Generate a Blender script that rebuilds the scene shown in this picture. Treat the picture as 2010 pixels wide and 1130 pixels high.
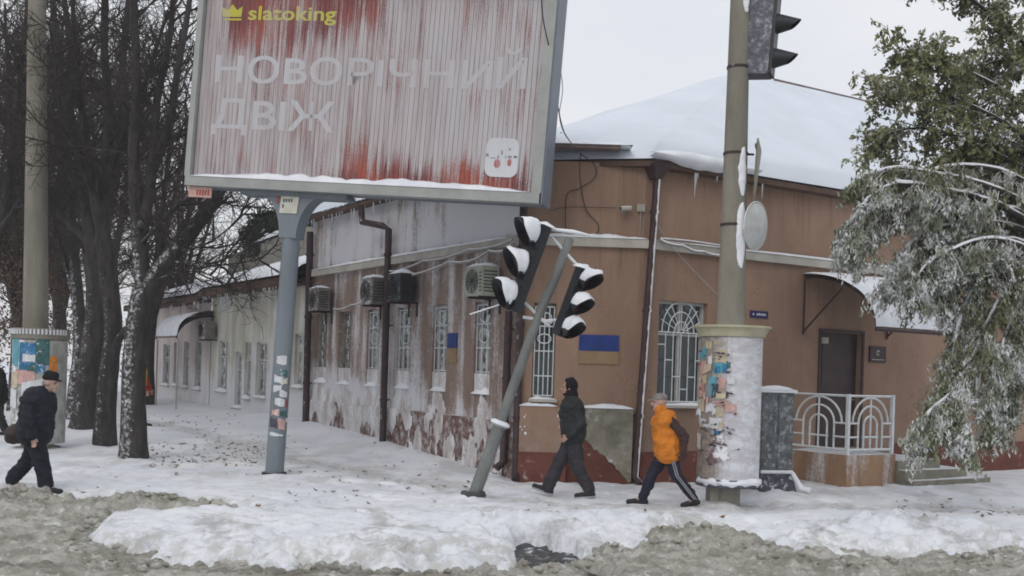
import bpy, math, random
import numpy as np
from mathutils import Vector, Matrix
for _o in list(bpy.data.objects):
    bpy.data.objects.remove(_o, do_unlink=True)
scene = bpy.context.scene
COL = scene.collection
# ------------------------------------------------------------------ camera
F, CX, CY, ROLL, EYE = 2100.0, 1005.0, 724.0, math.radians(1.8), 1.9
cam_data = bpy.data.cameras.new('camera')
cam = bpy.data.objects.new('camera', cam_data); COL.objects.link(cam)
cam_data.sensor_width = 36.0
cam_data.lens = 36.0 * F / 2010.0
cam_data.shift_y = (CY - 565.0) / 2010.0
cam_data.clip_start = 0.1
cam_data.clip_end = 3000
_c, _s = math.cos(ROLL), math.sin(ROLL)
cam.matrix_world = Matrix(((_c, -_s, 0, 0), (0, 0, -1, 0), (_s, _c, 0, EYE), (0, 0, 0, 1)))
scene.camera = cam
# ------------------------------------------------------------------ world: bright overcast
SUN_EL, SUN_AZ = math.radians(38), math.radians(200)      # azimuth clockwise from +Y: behind the camera, a little to its left
world = bpy.data.worlds.new('World'); scene.world = world; world.use_nodes = True
wn, wl = world.node_tree.nodes, world.node_tree.links
wn.clear()
w_out = wn.new('ShaderNodeOutputWorld'); w_bg = wn.new('ShaderNodeBackground')
w_sky = wn.new('ShaderNodeTexSky'); w_sky.sky_type = 'NISHITA'; w_sky.sun_disc = False
w_sky.sun_elevation = SUN_EL; w_sky.sun_rotation = SUN_AZ; w_sky.dust_density = 4.0
w_mul = wn.new('ShaderNodeVectorMath'); w_mul.operation = 'SCALE'; w_mul.inputs['Scale'].default_value = 0.10
wl.new(w_sky.outputs['Color'], w_mul.inputs[0])
w_tc = wn.new('ShaderNodeTexCoord'); w_noise = wn.new('ShaderNodeTexNoise')
w_noise.inputs['Scale'].default_value = 3.0; w_noise.inputs['Detail'].default_value = 5
w_map = wn.new('ShaderNodeMapping'); w_map.inputs['Scale'].default_value = (1, 1, 2.5)
wl.new(w_tc.outputs['Generated'], w_map.inputs['Vector']); wl.new(w_map.outputs['Vector'], w_noise.inputs['Vector'])
w_cloud = wn.new('ShaderNodeValToRGB')
w_cloud.color_ramp.elements[0].position = 0.3; w_cloud.color_ramp.elements[0].color = (0.86, 0.885, 0.945, 1)
w_cloud.color_ramp.elements[1].position = 0.7; w_cloud.color_ramp.elements[1].color = (0.97, 0.975, 0.99, 1)
wl.new(w_noise.outputs['Fac'], w_cloud.inputs['Fac'])
w_mix = wn.new('ShaderNodeMix'); w_mix.data_type = 'RGBA'; w_mix.inputs['Factor'].default_value = 0.9
wl.new(w_mul.outputs['Vector'], w_mix.inputs['A']); wl.new(w_cloud.outputs['Color'], w_mix.inputs['B'])
wl.new(w_mix.outputs['Result'], w_bg.inputs['Color']); w_bg.inputs['Strength'].default_value = 1.0
wl.new(w_bg.outputs['Background'], w_out.inputs['Surface'])
sun_data = bpy.data.lights.new('sun', 'SUN'); sun_data.energy = 0.6; sun_data.angle = math.radians(25)
sun_data.color = (1.0, 0.96, 0.90)
sun = bpy.data.objects.new('sun', sun_data); COL.objects.link(sun); sun.location = (0, -10, 30)
_sd = Vector((math.sin(SUN_AZ) * math.cos(SUN_EL), math.cos(SUN_AZ) * math.cos(SUN_EL), math.sin(SUN_EL)))
sun.rotation_euler = _sd.to_track_quat('Z', 'Y').to_euler()
vs = scene.view_settings
vs.view_transform = 'Standard'; vs.look = 'None'; vs.exposure = 0.0; vs.gamma = 1.0; vs.use_curve_mapping = False
scene.render.engine = 'CYCLES'
scene.cycles.use_denoising = True
scene.cycles.max_bounces = 6; scene.cycles.diffuse_bounces = 3; scene.cycles.glossy_bounces = 2
scene.cycles.transparent_max_bounces = 6
scene.cycles.filter_width = 1.8

# ------------------------------------------------------------------ pixels of the photograph to directions
def ray(x, y):
    a = (x - CX) / F; b = -(y - CY) / F
    return a * _c - b * _s, a * _s + b * _c
def at(x, y, Y):
    X, Z = ray(x, y)
    return Vector((X * Y, Y, EYE + Z * Y))
def onground(x, y, z=0.0):
    X, Z = ray(x, y); Y = (z - EYE) / Z
    return Vector((X * Y, Y, z))

# ------------------------------------------------------------------ numpy noise
def _hash(ix, iy, seed):
    n = (ix.astype(np.int64) * 374761393 + iy.astype(np.int64) * 668265263 + seed * 974634777) & 0x7fffffff
    n = ((n ^ (n >> 13)) * 1274126177) & 0x7fffffff
    n = n ^ (n >> 16)
    return (n & 0xffff) / 65535.0
def vnoise(x, y, seed=0):
    x = np.asarray(x, float); y = np.asarray(y, float)
    ix = np.floor(x); iy = np.floor(y); fx = x - ix; fy = y - iy
    fx = fx * fx * (3 - 2 * fx); fy = fy * fy * (3 - 2 * fy)
    a = _hash(ix, iy, seed); b = _hash(ix + 1, iy, seed); c = _hash(ix, iy + 1, seed); d = _hash(ix + 1, iy + 1, seed)
    return (a * (1 - fx) + b * fx) * (1 - fy) + (c * (1 - fx) + d * fx) * fy
def fbm(x, y, seed=0, oct=4):
    t = 0; amp = .5; s = 1.0; n = 0
    for k in range(oct):
        t = t + amp * vnoise(np.asarray(x) * s, np.asarray(y) * s, seed + k * 17); n += amp; amp *= .5; s *= 2.03
    return t / n - 0.5
def clods(x, y, seed=0):
    """rounded clods packed together, height 0..1"""
    x = np.asarray(x, float); y = np.asarray(y, float); ix = np.floor(x); iy = np.floor(y); best = np.zeros(np.broadcast(x, y).shape)
    for dx in (-1, 0, 1):
        for dy in (-1, 0, 1):
            cx, cy = ix + dx, iy + dy
            px = cx + _hash(cx, cy, seed); py = cy + _hash(cx, cy, seed + 1); s = .35 + .65 * _hash(cx, cy, seed + 2)
            d2 = ((x - px) ** 2 + (y - py) ** 2) / (.62 * s) ** 2
            best = np.maximum(best, s * np.sqrt(np.clip(1 - d2, 0, 1)))
    return best
def sstep(a, b, x):
    t = np.clip((np.asarray(x, float) - a) / (b - a), 0, 1)
    return t * t * (3 - 2 * t)

# ------------------------------------------------------------------ mesh helpers
def link_mesh(name, me, parent=None, mat=None):
    o = bpy.data.objects.new(name, me); COL.objects.link(o)
    if mat is not None and len(me.materials) == 0: me.materials.append(mat)
    if parent is not None: o.parent = parent
    return o
def rootloc(o):
    v = Vector((0, 0, 0))
    while o is not None:
        v += o.location; o = o.parent
    return v
def np_mesh(name, V, Fs, smooth=False):
    V = np.asarray(V, np.float32); Fs = np.asarray(Fs, np.int32)
    me = bpy.data.meshes.new(name)
    k = Fs.shape[1]
    me.vertices.add(len(V)); me.vertices.foreach_set('co', V.ravel())
    me.loops.add(Fs.size); me.loops.foreach_set('vertex_index', Fs.ravel())
    me.polygons.add(len(Fs)); me.polygons.foreach_set('loop_start', np.arange(0, Fs.size, k, dtype=np.int32))
    me.polygons.foreach_set('use_smooth', np.full(len(Fs), smooth))
    me.update(calc_edges=True)
    return me
class MB:
    def __init__(self, T=None):
        self.v = []; self.f = []; self.T = T or Matrix.Identity(4); self.sm = []
    def add(self, vs_, fs_, smooth=False):
        b = len(self.v); T = self.T
        self.v += [tuple(T @ Vector(p)) for p in vs_]
        self.f += [tuple(b + i for i in f) for f in fs_]
        self.sm += [smooth] * len(fs_)
        return self
    def box(self, x0, x1, y0, y1, z0, z1):
        if x0 > x1: x0, x1 = x1, x0
        if y0 > y1: y0, y1 = y1, y0
        if z0 > z1: z0, z1 = z1, z0
        return self.add([(x0, y0, z0), (x1, y0, z0), (x1, y1, z0), (x0, y1, z0), (x0, y0, z1), (x1, y0, z1), (x1, y1, z1), (x0, y1, z1)],
                 [(0, 3, 2, 1), (4, 5, 6, 7), (0, 1, 5, 4), (1, 2, 6, 5), (2, 3, 7, 6), (3, 0, 4, 7)])
    def tube(self, pts, r, n=8, caps=True, smooth=True, flat=None):
        pts = [Vector(p) for p in pts]
        rs = r if isinstance(r, (list, tuple)) else [r] * len(pts)
        vs_ = []; fs_ = []
        ref = Vector((0, 0, 1))
        d0 = (pts[-1] - pts[0])
        if d0.length > 0 and abs(d0.normalized().z) > .9: ref = Vector((1, 0, 0))
        for i, p in enumerate(pts):
            t = (pts[min(i + 1, len(pts) - 1)] - pts[max(i - 1, 0)]).normalized()
            u = t.cross(ref)
            if u.length < 1e-4: u = t.cross(Vector((0, 1, 0)))
            u.normalize(); w = t.cross(u)
            for k in range(n):
                a = 2 * math.pi * k / n
                vs_.append(p + (u * math.cos(a) + w * math.sin(a)) * rs[i])
        m = len(pts)
        for i in range(m - 1):
            for k in range(n):
                k2 = (k + 1) % n
                fs_.append((i * n + k, i * n + k2, (i + 1) * n + k2, (i + 1) * n + k))
        self.add(vs_, fs_, smooth)
        if caps:
            self.add(vs_[:n], [tuple(reversed(range(n)))], False)
            self.add(vs_[-n:], [tuple(range(n))], False)
        return self
    def lathe(self, prof, n=24, c=(0, 0, 0), smooth=True, arc=None, close=True):
        a0, a1 = arc if arc else (0, 2 * math.pi)
        full = arc is None
        cols = n if full else n + 1
        vs_ = []; fs_ = []
        for (r, z) in prof:
            for k in range(cols):
                a = a0 + (a1 - a0) * k / n
                vs_.append((c[0] + r * math.cos(a), c[1] + r * math.sin(a), c[2] + z))
        for i in range(len(prof) - 1):
            for k in range(n):
                k2 = (k + 1) % cols
                fs_.append((i * cols + k, i * cols + k2, (i + 1) * cols + k2, (i + 1) * cols + k))
        self.add(vs_, fs_, smooth)
        return self
    def poly(self, pts2, y0, y1):
        """outline in (x,z), extruded from y0 to y1 (y0 towards the viewer)"""
        n = len(pts2)
        vs_ = [(p[0], y0, p[1]) for p in pts2] + [(p[0], y1, p[1]) for p in pts2]
        fs_ = [tuple(range(n)), tuple(reversed(range(n, 2 * n)))]
        for i in range(n):
            j = (i + 1) % n
            fs_.append((j, i, n + i, n + j))
        return self.add(vs_, fs_)
    def grid(self, fn, nu, nv, smooth=True):
        vs_ = [fn(i / nu, j / nv) for j in range(nv + 1) for i in range(nu + 1)]
        fs_ = [(j * (nu + 1) + i, j * (nu + 1) + i + 1, (j + 1) * (nu + 1) + i + 1, (j + 1) * (nu + 1) + i) for j in range(nv) for i in range(nu)]
        return self.add(vs_, fs_, smooth)
    def heap(self, x0, x1, y0, y1, z, th, nu=12, nv=4, seed=0, droop=0.0):
        """a rounded lump of snow lying on a flat ledge"""
        rr = random.Random(seed + int(x0 * 100) + int(z * 10)); sd = rr.randrange(10000)
        def top(u, v):
            e = min(1, 4 * u, 4 * (1 - u)) ** .5 if 0 < u < 1 else 0
            e2 = min(1, 3 * v, 3 * (1 - v)) ** .5 if 0 < v < 1 else 0
            h = th * e * e2 * (0.75 + 0.9 * float(fbm(u * nu / 3 + sd, v * nv / 2 + sd, 3, 2)))
            return (x0 + (x1 - x0) * u, y0 + (y1 - y0) * v, z + h - (droop if v <= 0 else 0))
        self.grid(top, nu, nv)
        self.add([(x0, y0, z - droop), (x1, y0, z - droop), (x1, y1, z), (x0, y1, z)], [(3, 2, 1, 0)])
        return self
    def build(self, name, mat, parent=None, fix=True):
        off = rootloc(parent) if parent is not None else Vector((0, 0, 0))
        me = bpy.data.meshes.new(name)
        me.from_pydata([(p[0] - off.x, p[1] - off.y, p[2] - off.z) for p in self.v], [], self.f)
        me.polygons.foreach_set('use_smooth', self.sm)
        me.update()
        return link_mesh(name, me, parent, mat)
def thing(name, loc, label, cat, group=None):
    o = bpy.data.objects.new(name, None); COL.objects.link(o); o.location = loc
    o.empty_display_size = .2
    return tag(o, label, cat, group)
def tag(o, label, cat, group=None):
    o['label'] = label; o['category'] = cat
    if group: o['group'] = group
    return o
def structure(o): o['kind'] = 'structure'; return o
def stuff(o): o['kind'] = 'stuff'; return o
def frameT(P, d, z=0.0):
    """local x along d, local y away from the viewer, z up"""
    return Matrix(((d[0], -d[1], 0, P[0]), (d[1], d[0], 0, P[1]), (0, 0, 1, z), (0, 0, 0, 1)))
class Facade:
    def __init__(self, P, d):
        self.P = Vector((P[0], P[1])); self.d = Vector((d[0], d[1])).normalized(); self.i = Vector((-self.d.y, self.d.x))
        self.T = frameT(self.P, self.d)
    def w(self, s, y, z):
        q = self.P + self.d * s + self.i * y
        return Vector((q.x, q.y, z))
    def px(self, x, y, into=0.0):
        """photo pixel to (s, z) on the facade plane, or on a plane set back by into"""
        X, Z = ray(x, y); P = self.P + self.i * into
        # P + s d = k (X,1)
        k = (P.x * self.d.y - P.y * self.d.x) / (X * self.d.y - self.d.x)
        s = (k * X - P.x) / self.d.x if abs(self.d.x) > abs(self.d.y) else (k - P.y) / self.d.y
        return s, EYE + Z * k

# ------------------------------------------------------------------ materials
def _nodes(name):
    m = bpy.data.materials.new(name); m.use_nodes = True
    nt = m.node_tree; b = nt.nodes['Principled BSDF']
    return m, nt.nodes, nt.links, b
class NB:
    """a few shorthands for node graphs"""
    def __init__(self, nodes, links): self.n = nodes; self.l = links
    def pos(self, obj=None):
        if obj is not None:
            t = self.n.new('ShaderNodeTexCoord'); t.object = obj; return t.outputs['Object']
        return self.n.new('ShaderNodeNewGeometry').outputs['Position']
    def noise(self, vec, scale, detail=4, rough=.55, mapscale=None, out='Fac'):
        if mapscale is not None:
            mp = self.n.new('ShaderNodeMapping'); mp.inputs['Scale'].default_value = mapscale
            self.l.new(vec, mp.inputs['Vector']); vec = mp.outputs['Vector']
        t = self.n.new('ShaderNodeTexNoise'); t.inputs['Scale'].default_value = scale
        t.inputs['Detail'].default_value = detail; t.inputs['Roughness'].default_value = rough
        self.l.new(vec, t.inputs['Vector']); return t.outputs[out]
    def val(self, s, sock):
        if isinstance(s, (int, float)): sock.default_value = s
        else: self.l.new(s, sock)
    def math(self, op, a, b=0.0, c=0.0, clamp=False):
        t = self.n.new('ShaderNodeMath'); t.operation = op; t.use_clamp = clamp
        self.val(a, t.inputs[0]); self.val(b, t.inputs[1]); self.val(c, t.inputs[2]); return t.outputs[0]
    def ramp(self, v, a, b, lo=0.0, hi=1.0, smooth=True):
        t = self.n.new('ShaderNodeMapRange'); t.interpolation_type = 'SMOOTHSTEP' if smooth else 'LINEAR'
        self.val(v, t.inputs['Value']); t.inputs['From Min'].default_value = a; t.inputs['From Max'].default_value = b
        t.inputs['To Min'].default_value = lo; t.inputs['To Max'].default_value = hi; return t.outputs['Result']
    def mix(self, fac, a, b):
        t = self.n.new('ShaderNodeMix'); t.data_type = 'RGBA'
        self.val(fac, t.inputs['Factor'])
        for s, k in ((a, 'A'), (b, 'B')):
            if isinstance(s, (tuple, list)): t.inputs[k].default_value = (s[0], s[1], s[2], 1)
            else: self.l.new(s, t.inputs[k])
        return t.outputs['Result']
    def sep(self, vec):
        t = self.n.new('ShaderNodeSeparateXYZ'); self.l.new(vec, t.inputs[0]); return t.outputs
    def dotn(self, d):
        g = self.n.new('ShaderNodeNewGeometry'); t = self.n.new('ShaderNodeVectorMath'); t.operation = 'DOT_PRODUCT'
        self.l.new(g.outputs['Normal'], t.inputs[0]); t.inputs[1].default_value = Vector(d).normalized(); return t.outputs['Value']
    def bump(self, h, strength, dist, bsdf):
        t = self.n.new('ShaderNodeBump'); t.inputs['Strength'].default_value = strength; t.inputs['Distance'].default_value = dist
        self.l.new(h, t.inputs['Height']); self.l.new(t.outputs['Normal'], bsdf.inputs['Normal'])
SNOWC = (0.80, 0.82, 0.86)
def mat(name, col, rough=.8, var=.18, scale=6.0, bump=.25, bdist=.01, metal=0.0, spec=.3, snow=None, stretch=None, col2=None, fine=0.0, snowz=None):
    """plain weathered material; snow = (direction, threshold, softness, noise amount, noise scale)"""
    m, n, l, b = _nodes(name); B = NB(n, l)
    p = B.pos()
    f = B.noise(p, scale, 6, .6, stretch)
    lo = col2 if col2 else tuple(c * (1 - var) for c in col); hi = tuple(min(1, c * (1 + var)) for c in col)
    c = B.mix(B.ramp(f, .3, .7), lo, hi)
    if fine:
        g = B.noise(p, scale * 14, 3, .7)
        c = B.mix(B.math('MULTIPLY', B.ramp(g, .45, .75), fine), c, tuple(x * .55 for x in col))
    r = rough
    if snow:
        d, thr, soft, na, ns = snow
        sn = B.noise(p, ns, 5, .65)
        k = B.ramp(B.math('ADD', B.dotn(d), B.math('MULTIPLY', B.math('SUBTRACT', sn, .5), na * 2)), thr, thr + soft)
        if snowz: k = B.math('MULTIPLY', k, B.ramp(B.sep(p)[2], snowz[1], snowz[0]))
        c = B.mix(k, c, SNOWC)
        r = B.ramp(k, 0, 1, rough, .75)
    l.new(c, b.inputs['Base Color']); B.val(r, b.inputs['Roughness'])
    b.inputs['Metallic'].default_value = metal; b.inputs['Specular IOR Level'].default_value = spec
    if bump: B.bump(B.noise(p, scale * 5, 5, .65), bump, bdist, b)
    return m
UP = (0, 0, 1); WIND = (-.55, -.8, .25)
M = {}
M['snow'] = mat('snow', SNOWC, .7, .05, 3, .5, .02, col2=(.70, .73, .79))
M['roof_snow'] = mat('roof_snow', (.68, .73, .80), .7, .04, .8, .12, .02)
def wall_mat(name, col):
    """old painted stucco: repaired patches, drips below ledges, hairline cracks, grime"""
    m, n, l, b = _nodes(name); B = NB(n, l); p = B.pos(); z = B.sep(p)[2]
    c = B.mix(B.ramp(B.noise(p, .9, 6, .6, (1, 1, .5)), .3, .7), tuple(x * .82 for x in col), tuple(x * 1.16 for x in col))
    patch = B.noise(p, .75, 2, .4)
    c = B.mix(B.math('MULTIPLY', B.ramp(patch, .56, .575), .35), c, tuple(x * .80 + .02 for x in col))
    drip = B.noise(p, 2.4, 5, .65, (2.2, 2.2, .14))
    dm = B.math('MAXIMUM', B.math('MULTIPLY', B.ramp(z, 4.0, 5.4), 1.0), B.math('MULTIPLY', B.ramp(z, 2.4, 4.05), B.ramp(z, 4.06, 4.04)))
    c = B.mix(B.math('MULTIPLY', B.math('MULTIPLY', B.ramp(drip, .52, .68), dm), .55), c, tuple(x * .5 for x in col))
    c = B.mix(B.math('MULTIPLY', B.ramp(drip, .46, .32), .25), c, tuple(min(1, x * 1.25 + .03) for x in col))
    v = n.new('ShaderNodeTexVoronoi'); v.feature = 'DISTANCE_TO_EDGE'; v.inputs['Scale'].default_value = .8
    ad = n.new('ShaderNodeVectorMath'); ad.operation = 'ADD'; nz = B.noise(p, 3, 4, .6, None, 'Color'); l.new(p, ad.inputs[0]); l.new(nz, ad.inputs[1]); l.new(ad.outputs[0], v.inputs['Vector'])
    c = B.mix(B.math('MULTIPLY', B.ramp(v.outputs['Distance'], .010, .002), B.math('MULTIPLY', B.ramp(B.noise(p, .6, 2, .5), .5, .6), .6)), c, tuple(x * .45 for x in col))
    c = B.mix(B.math('MULTIPLY', B.ramp(z, 1.3, .3), B.math('MULTIPLY', B.ramp(B.noise(p, 4, 5, .7), .4, .65), .4)), c, (.40, .37, .34))
    g = B.noise(p, 18, 3, .7); c = B.mix(B.math('MULTIPLY', B.ramp(g, .5, .75), .25), c, tuple(x * .55 for x in col))
    l.new(c, b.inputs['Base Color']); b.inputs['Roughness'].default_value = .9; b.inputs['Specular IOR Level'].default_value = .25
    B.bump(B.math('ADD', B.noise(p, 7, 6, .65), B.math('MULTIPLY', B.ramp(patch, .55, .58), .4)), .4, .012, b)
    return m
M['stucco'] = wall_mat('stucco', (.285, .186, .134))
M['stucco_dark'] = mat('stucco_dark', (.20, .125, .09), .9, .15, 1.1, .35, .006, stretch=(1, 1, .35), fine=.25)
M['plinth'] = mat('plinth', (.140, .050, .038), .85, .2, 2.5, .35, .006, snow=((0, -.2, -.98), .35, .3, .75, 5))
M['plinth_frost'] = mat('plinth_frost', (.125, .060, .047), .85, .2, 2.5, .35, .006, snow=(WIND, .70, .9, .8, 7))
M['trim'] = mat('trim', (.42, .40, .36), .85, .15, 3, .3, .005, snow=(UP, .55, .3, .4, 8))
M['bare_plaster'] = mat('bare_plaster', (.25, .235, .19), .9, .3, 3, .8, .03, col2=(.15, .145, .11), fine=.5, snow=((0, -.8, .3), 1.0, .4, .7, 4))
M['white_metal'] = mat('white_metal', (.62, .66, .68), .5, .12, 9, .1, .003, snow=(UP, .3, .3, .3, 12))
M['pipe'] = mat('pipe', (.045, .026, .028), .55, .25, 4, .15, .004, snow=(WIND, 1.05, .2, .5, 7))
M['pipe_snowy'] = mat('pipe_snowy', (.055, .030, .030), .55, .25, 4, .15, .004, snow=((.97, -.25, .1), .62, .2, .45, 5))
M['fascia'] = mat('fascia', (.10, .060, .045), .8, .2, 3, .3, .005)
M['roof_metal'] = mat('roof_metal', (.16, .12, .11), .6, .25, 3, .2, .005)
M['glass'] = mat('glass', (.035, .048, .055), .12, .3, 1.4, 0, spec=.6)
M['glass_frosted'] = mat('glass_frosted', (.05, .055, .06), .3, .3, 2, 0, spec=.5, snow=(WIND, .75, .4, 1.0, 7))
M['frame_wood'] = mat('frame_wood', (.24, .23, .19), .7, .2, 5, .2, .003)
M['frame_white'] = mat('frame_white', (.52, .52, .50), .6, .12, 5, .1, .003)
M['door'] = mat('door', (.045, .028, .027), .5, .2, 3, .15, .004)
M['concrete'] = mat('concrete', (.30, .29, .25), .9, .15, 3, .4, .006, stretch=(1, 1, .3), fine=.3)
M['step_stone'] = mat('step_stone', (.22, .21, .17), .9, .2, 4, .5, .01, snow=(UP, .75, .3, .55, 4))
M['steel_grey'] = mat('steel_grey', (.17, .20, .228), .5, .12, 3, .1, .003, spec=.4, stretch=(1, 1, .3), fine=.15)
M['steel_pale'] = mat('steel_pale', (.33, .36, .37), .5, .12, 3, .1, .003, spec=.4)
M['post_grey'] = mat('post_grey', (.17, .18, .175), .6, .2, 5, .2, .003, spec=.4, fine=.4, stretch=(1, 1, .4))
M['black_plastic'] = mat('black_plastic', (.018, .020, .025), .45, .2, 8, .05, .002, spec=.4)
M['lens'] = mat('lens', (.03, .012, .012), .2, .2, 8, 0, spec=.6)
M['frost_metal'] = mat('frost_metal', (.10, .10, .125), .6, .25, 8, .2, .003, snow=(WIND, .85, .9, .8, 12))
M['cable'] = mat('cable', (.03, .028, .03), .6, .2, 9, 0)
M['cable_frost'] = mat('cable_frost', (.30, .29, .28), .8, .2, 9, .3, .004, snow=(UP, .0, .5, .5, 10))
M['cabinet'] = mat('cabinet', (.12, .135, .14), .7, .3, 6, .2, .004, snow=(WIND, .62, .8, .9, 11))
M['ac_pale'] = mat('ac_pale', (.34, .36, .30), .6, .12, 5, .1, .003)
M['ac_grey'] = mat('ac_grey', (.17, .155, .145), .6, .2, 7, .2, .004, snow=(WIND, .85, .4, .8, 10))
M['ac_dark'] = mat('ac_dark', (.030, .030, .036), .6, .3, 7, .2, .004, snow=(WIND, .95, .4, .8, 12))
# ------------------------------------------------------------------ layout of the corner house
DL = Vector((.528, -.849)).normalized()          # along the left front, towards the corner
DR = Vector((.849, .528)).normalized()           # along the right front, away from the corner
PA, PB = Vector((.175, 18.4)), Vector((2.2, 18.4))
LEFT, MID, RIGHT = Facade(PA, DL), Facade(PA, (1, 0)), Facade(PB, DR)

# ------------------------------------------------------------------ ground, pavement, road
_YBX = [-14, -7.5, -5.2, -4.5, -3.6, -2.0, 0.0, .55, 1.3, 2.3, 3.2, 4.6, 6, 8, 14]
_YBY = [15.2, 14.9, 14.2, 11.6, 10.9, 10.75, 10.9, 11.5, 12.0, 12.75, 12.1, 11.9, 12.5, 12.6, 12.8]
def slush_mask(x, y):
    m = (np.interp(x, _YBX, _YBY) - y) / .45
    m = m + 2.6 * fbm(x * 1.3, y * 1.3, 5, 4) + 2.0 * fbm(x * 6, y * 6, 6, 3)
    e = 1.1 - ((x + 4.75) / 1.25) ** 2 - ((y - 13.75) / .62) ** 2 + 2.2 * fbm(x * 1.7, y * 1.7, 9, 4)
    e2 = .7 - ((x - 2.3) / .7) ** 2 - ((y - 12.6) / .45) ** 2 + 1.6 * fbm(x * 2, y * 2, 12, 4)
    return np.maximum(np.maximum(m, e), e2)
def pit(x, y):
    r = np.sqrt(((x - .33 + .22 * (y - 12)) / .40) ** 2 + ((y - 12.0) / 1.15) ** 2) + 1.8 * fbm(x * 3.2, y * 2.4, 3, 4)
    return sstep(1.25, .75, r)
def base_height(x, y):
    x = np.asarray(x, float); y = np.asarray(y, float)
    g = .30 * sstep(19.5, 27, y) * sstep(1.0, -3.0, x)
    # drift along the left front
    dist = -((x - PA.x) * LEFT.i.x + (y - PA.y) * LEFT.i.y)
    g = g + .16 * sstep(1.3, .0, dist) * sstep(1, -2, x) * sstep(17.5, 20, y)
    return g
TRACK = [onground(px, py, .1) for px, py in ((250, 838), (420, 862), (600, 892), (780, 925), (940, 958), (1110, 978), (1300, 982), (1560, 978), (2060, 985))]
def tread(x, y):
    """1 on the trodden track, 0 away from it"""
    best = np.full(np.broadcast(x, y).shape, 9.0)
    for a, b_ in zip(TRACK, TRACK[1:]):
        dx, dy = b_.x - a.x, b_.y - a.y; t = np.clip(((x - a.x) * dx + (y - a.y) * dy) / (dx * dx + dy * dy), 0, 1)
        best = np.minimum(best, np.hypot(x - a.x - t * dx, y - a.y - t * dy))
    return sstep(.75, .15, best + .9 * fbm(x * 1.6, y * 1.6, 95, 3))
_pb = onground(538, 930, .08)
FEET = [(_pb.x, _pb.y, .30), (-.55, 15.5, .28), (3.12, 15.75, .36), (-6.95, 19.6, .42), (-8.2, 21.6, .4), (-9.75, 24.4, .5), (4.33, 17.6, .5), (-9.3, 21.0, .45)]
def pave_height(x, y):
    h = base_height(x, y)
    for fx_, fy_, fr_ in FEET: h = h + .085 * np.exp(-((x - fx_) ** 2 + (y - fy_) ** 2) / fr_ ** 2) * (1 + fbm(x * 5, y * 5, 97, 2))
    tr_ = tread(x, y); h = h - tr_ * (.035 + .05 * np.clip(fbm(x * 5.5, y * 5.5, 99, 3) * 2.2, -.3, 1))
    h = h + .07 * fbm(x * .55, y * .55, 21, 3) + .09 * fbm(x * 2.6, y * 2.6, 23, 3) * sstep(30, 14, y) + .050 * fbm(x * 8, y * 8, 25, 3) * sstep(26, 12, y)
    # trodden track along the house and piled ridge beside the road
    bank = np.exp(-((y - 13.1 - .5 * np.sin(x * .7)) / .7) ** 2)
    h = h + bank * (.10 + .16 * fbm(x * .8, y * .9, 31, 3) + .10 * np.abs(fbm(x * 3.2, y * 3.2, 33, 3))) * sstep(-6, -2, x)
    h = h + .15 * np.exp(-((x - 4.55) / .45) ** 2 - ((y - 12.9) / .35) ** 2) + .17 * np.exp(-((x - 5.55) / .5) ** 2 - ((y - 13.0) / .4) ** 2)
    h = h + .03 * np.exp(-((y - 11.6) / .5) ** 2) * sstep(-4.4, -3.4, x) * sstep(.6, -.3, x)
    rough_edge = np.exp(-((slush_mask(x, y) + 1.2) / 1.3) ** 2)
    h = h + rough_edge * .16 * np.abs(fbm(x * 4.5, y * 4.5, 41, 4))
    ck = np.clip(.25 + 2.2 * fbm(x * .9, y * .9, 85, 3), 0, 1) * sstep(16.0, 13.5, y)
    h = h + ck * (.09 * clods(x * 3.6, y * 3.4, 21) + .05 * clods(x * 9, y * 8.5, 23))
    # footprints and kicked holes
    fp = vnoise(x * 3.1, y * 3.3, 77) * vnoise(x * 5.3 + 3, y * 5.1, 78)
    h = h - .075 * sstep(.52, .70, fp) * sstep(22, 17, y)
    h = h - .34 * sstep(-1.0, 1.6, slush_mask(x, y))
    return h - .34 * pit(x, y)
def road_height(x, y):
    mk = slush_mask(x, y)
    cl = .030 * clods(x * 5.2 + .6 * fbm(x * 3, y * 3, 81, 2), y * 4.6, 7) + .026 * clods(x * 10.5, y * 9.5, 9) + .014 * clods(x * 19, y * 17, 11)
    r1 = 1 - 2 * np.abs(fbm(x * 2.4, y * 3.2, 51, 4)); r2 = 1 - 2.2 * np.abs(fbm(x * 7.5, y * 8.5, 55, 3))
    amp = sstep(9.0, 11.6, y) * .55 + .45
    h = -.10 + amp * (.08 * (r1 - .6) + .045 * (r2 - .5) + .20 * fbm(x * .9, y * 1.1, 61, 3) + .05 * fbm(x * 17, y * 17, 63, 2))
    h = h - .05 + 1.25 * cl * (.45 + .55 * sstep(9.2, 10.6, y)) * (.35 + 1.2 * np.clip(.5 + 1.4 * fbm(x * .8, y * 1.2, 83, 2), 0, 1))
    h = h + .10 * sstep(10.5, 13.0, y)                                   # thrown up towards the kerb
    h = h + .10 * np.exp(-((x - 2.25) / .6) ** 2 - ((y - 12.5) / .42) ** 2)
    h = h + .10 * np.exp(-((x + 5.0) / 1.1) ** 2 - ((y - 13.7) / .5) ** 2)
    h = h + .05 * np.exp(-((x + 7.0) / .9) ** 2 - ((y - 14.2) / .6) ** 2)
    h = h - .10 * np.exp(-((y - 9.7) / .35) ** 2) * (1 + fbm(x * .6, y, 71, 2))      # wheel rut
    h = h - .45 * sstep(.2, -.9, mk)
    h = h - .07 * sstep(.52, .66, vnoise(x * .35 + 3, y * 4.2, 87)) * sstep(11.4, 10.2, y)
    return h - .30 * pit(x, y)
def zg(x, y):
    return float(max(pave_height(x, y), road_height(x, y) if y < 16 else -9))
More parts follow.
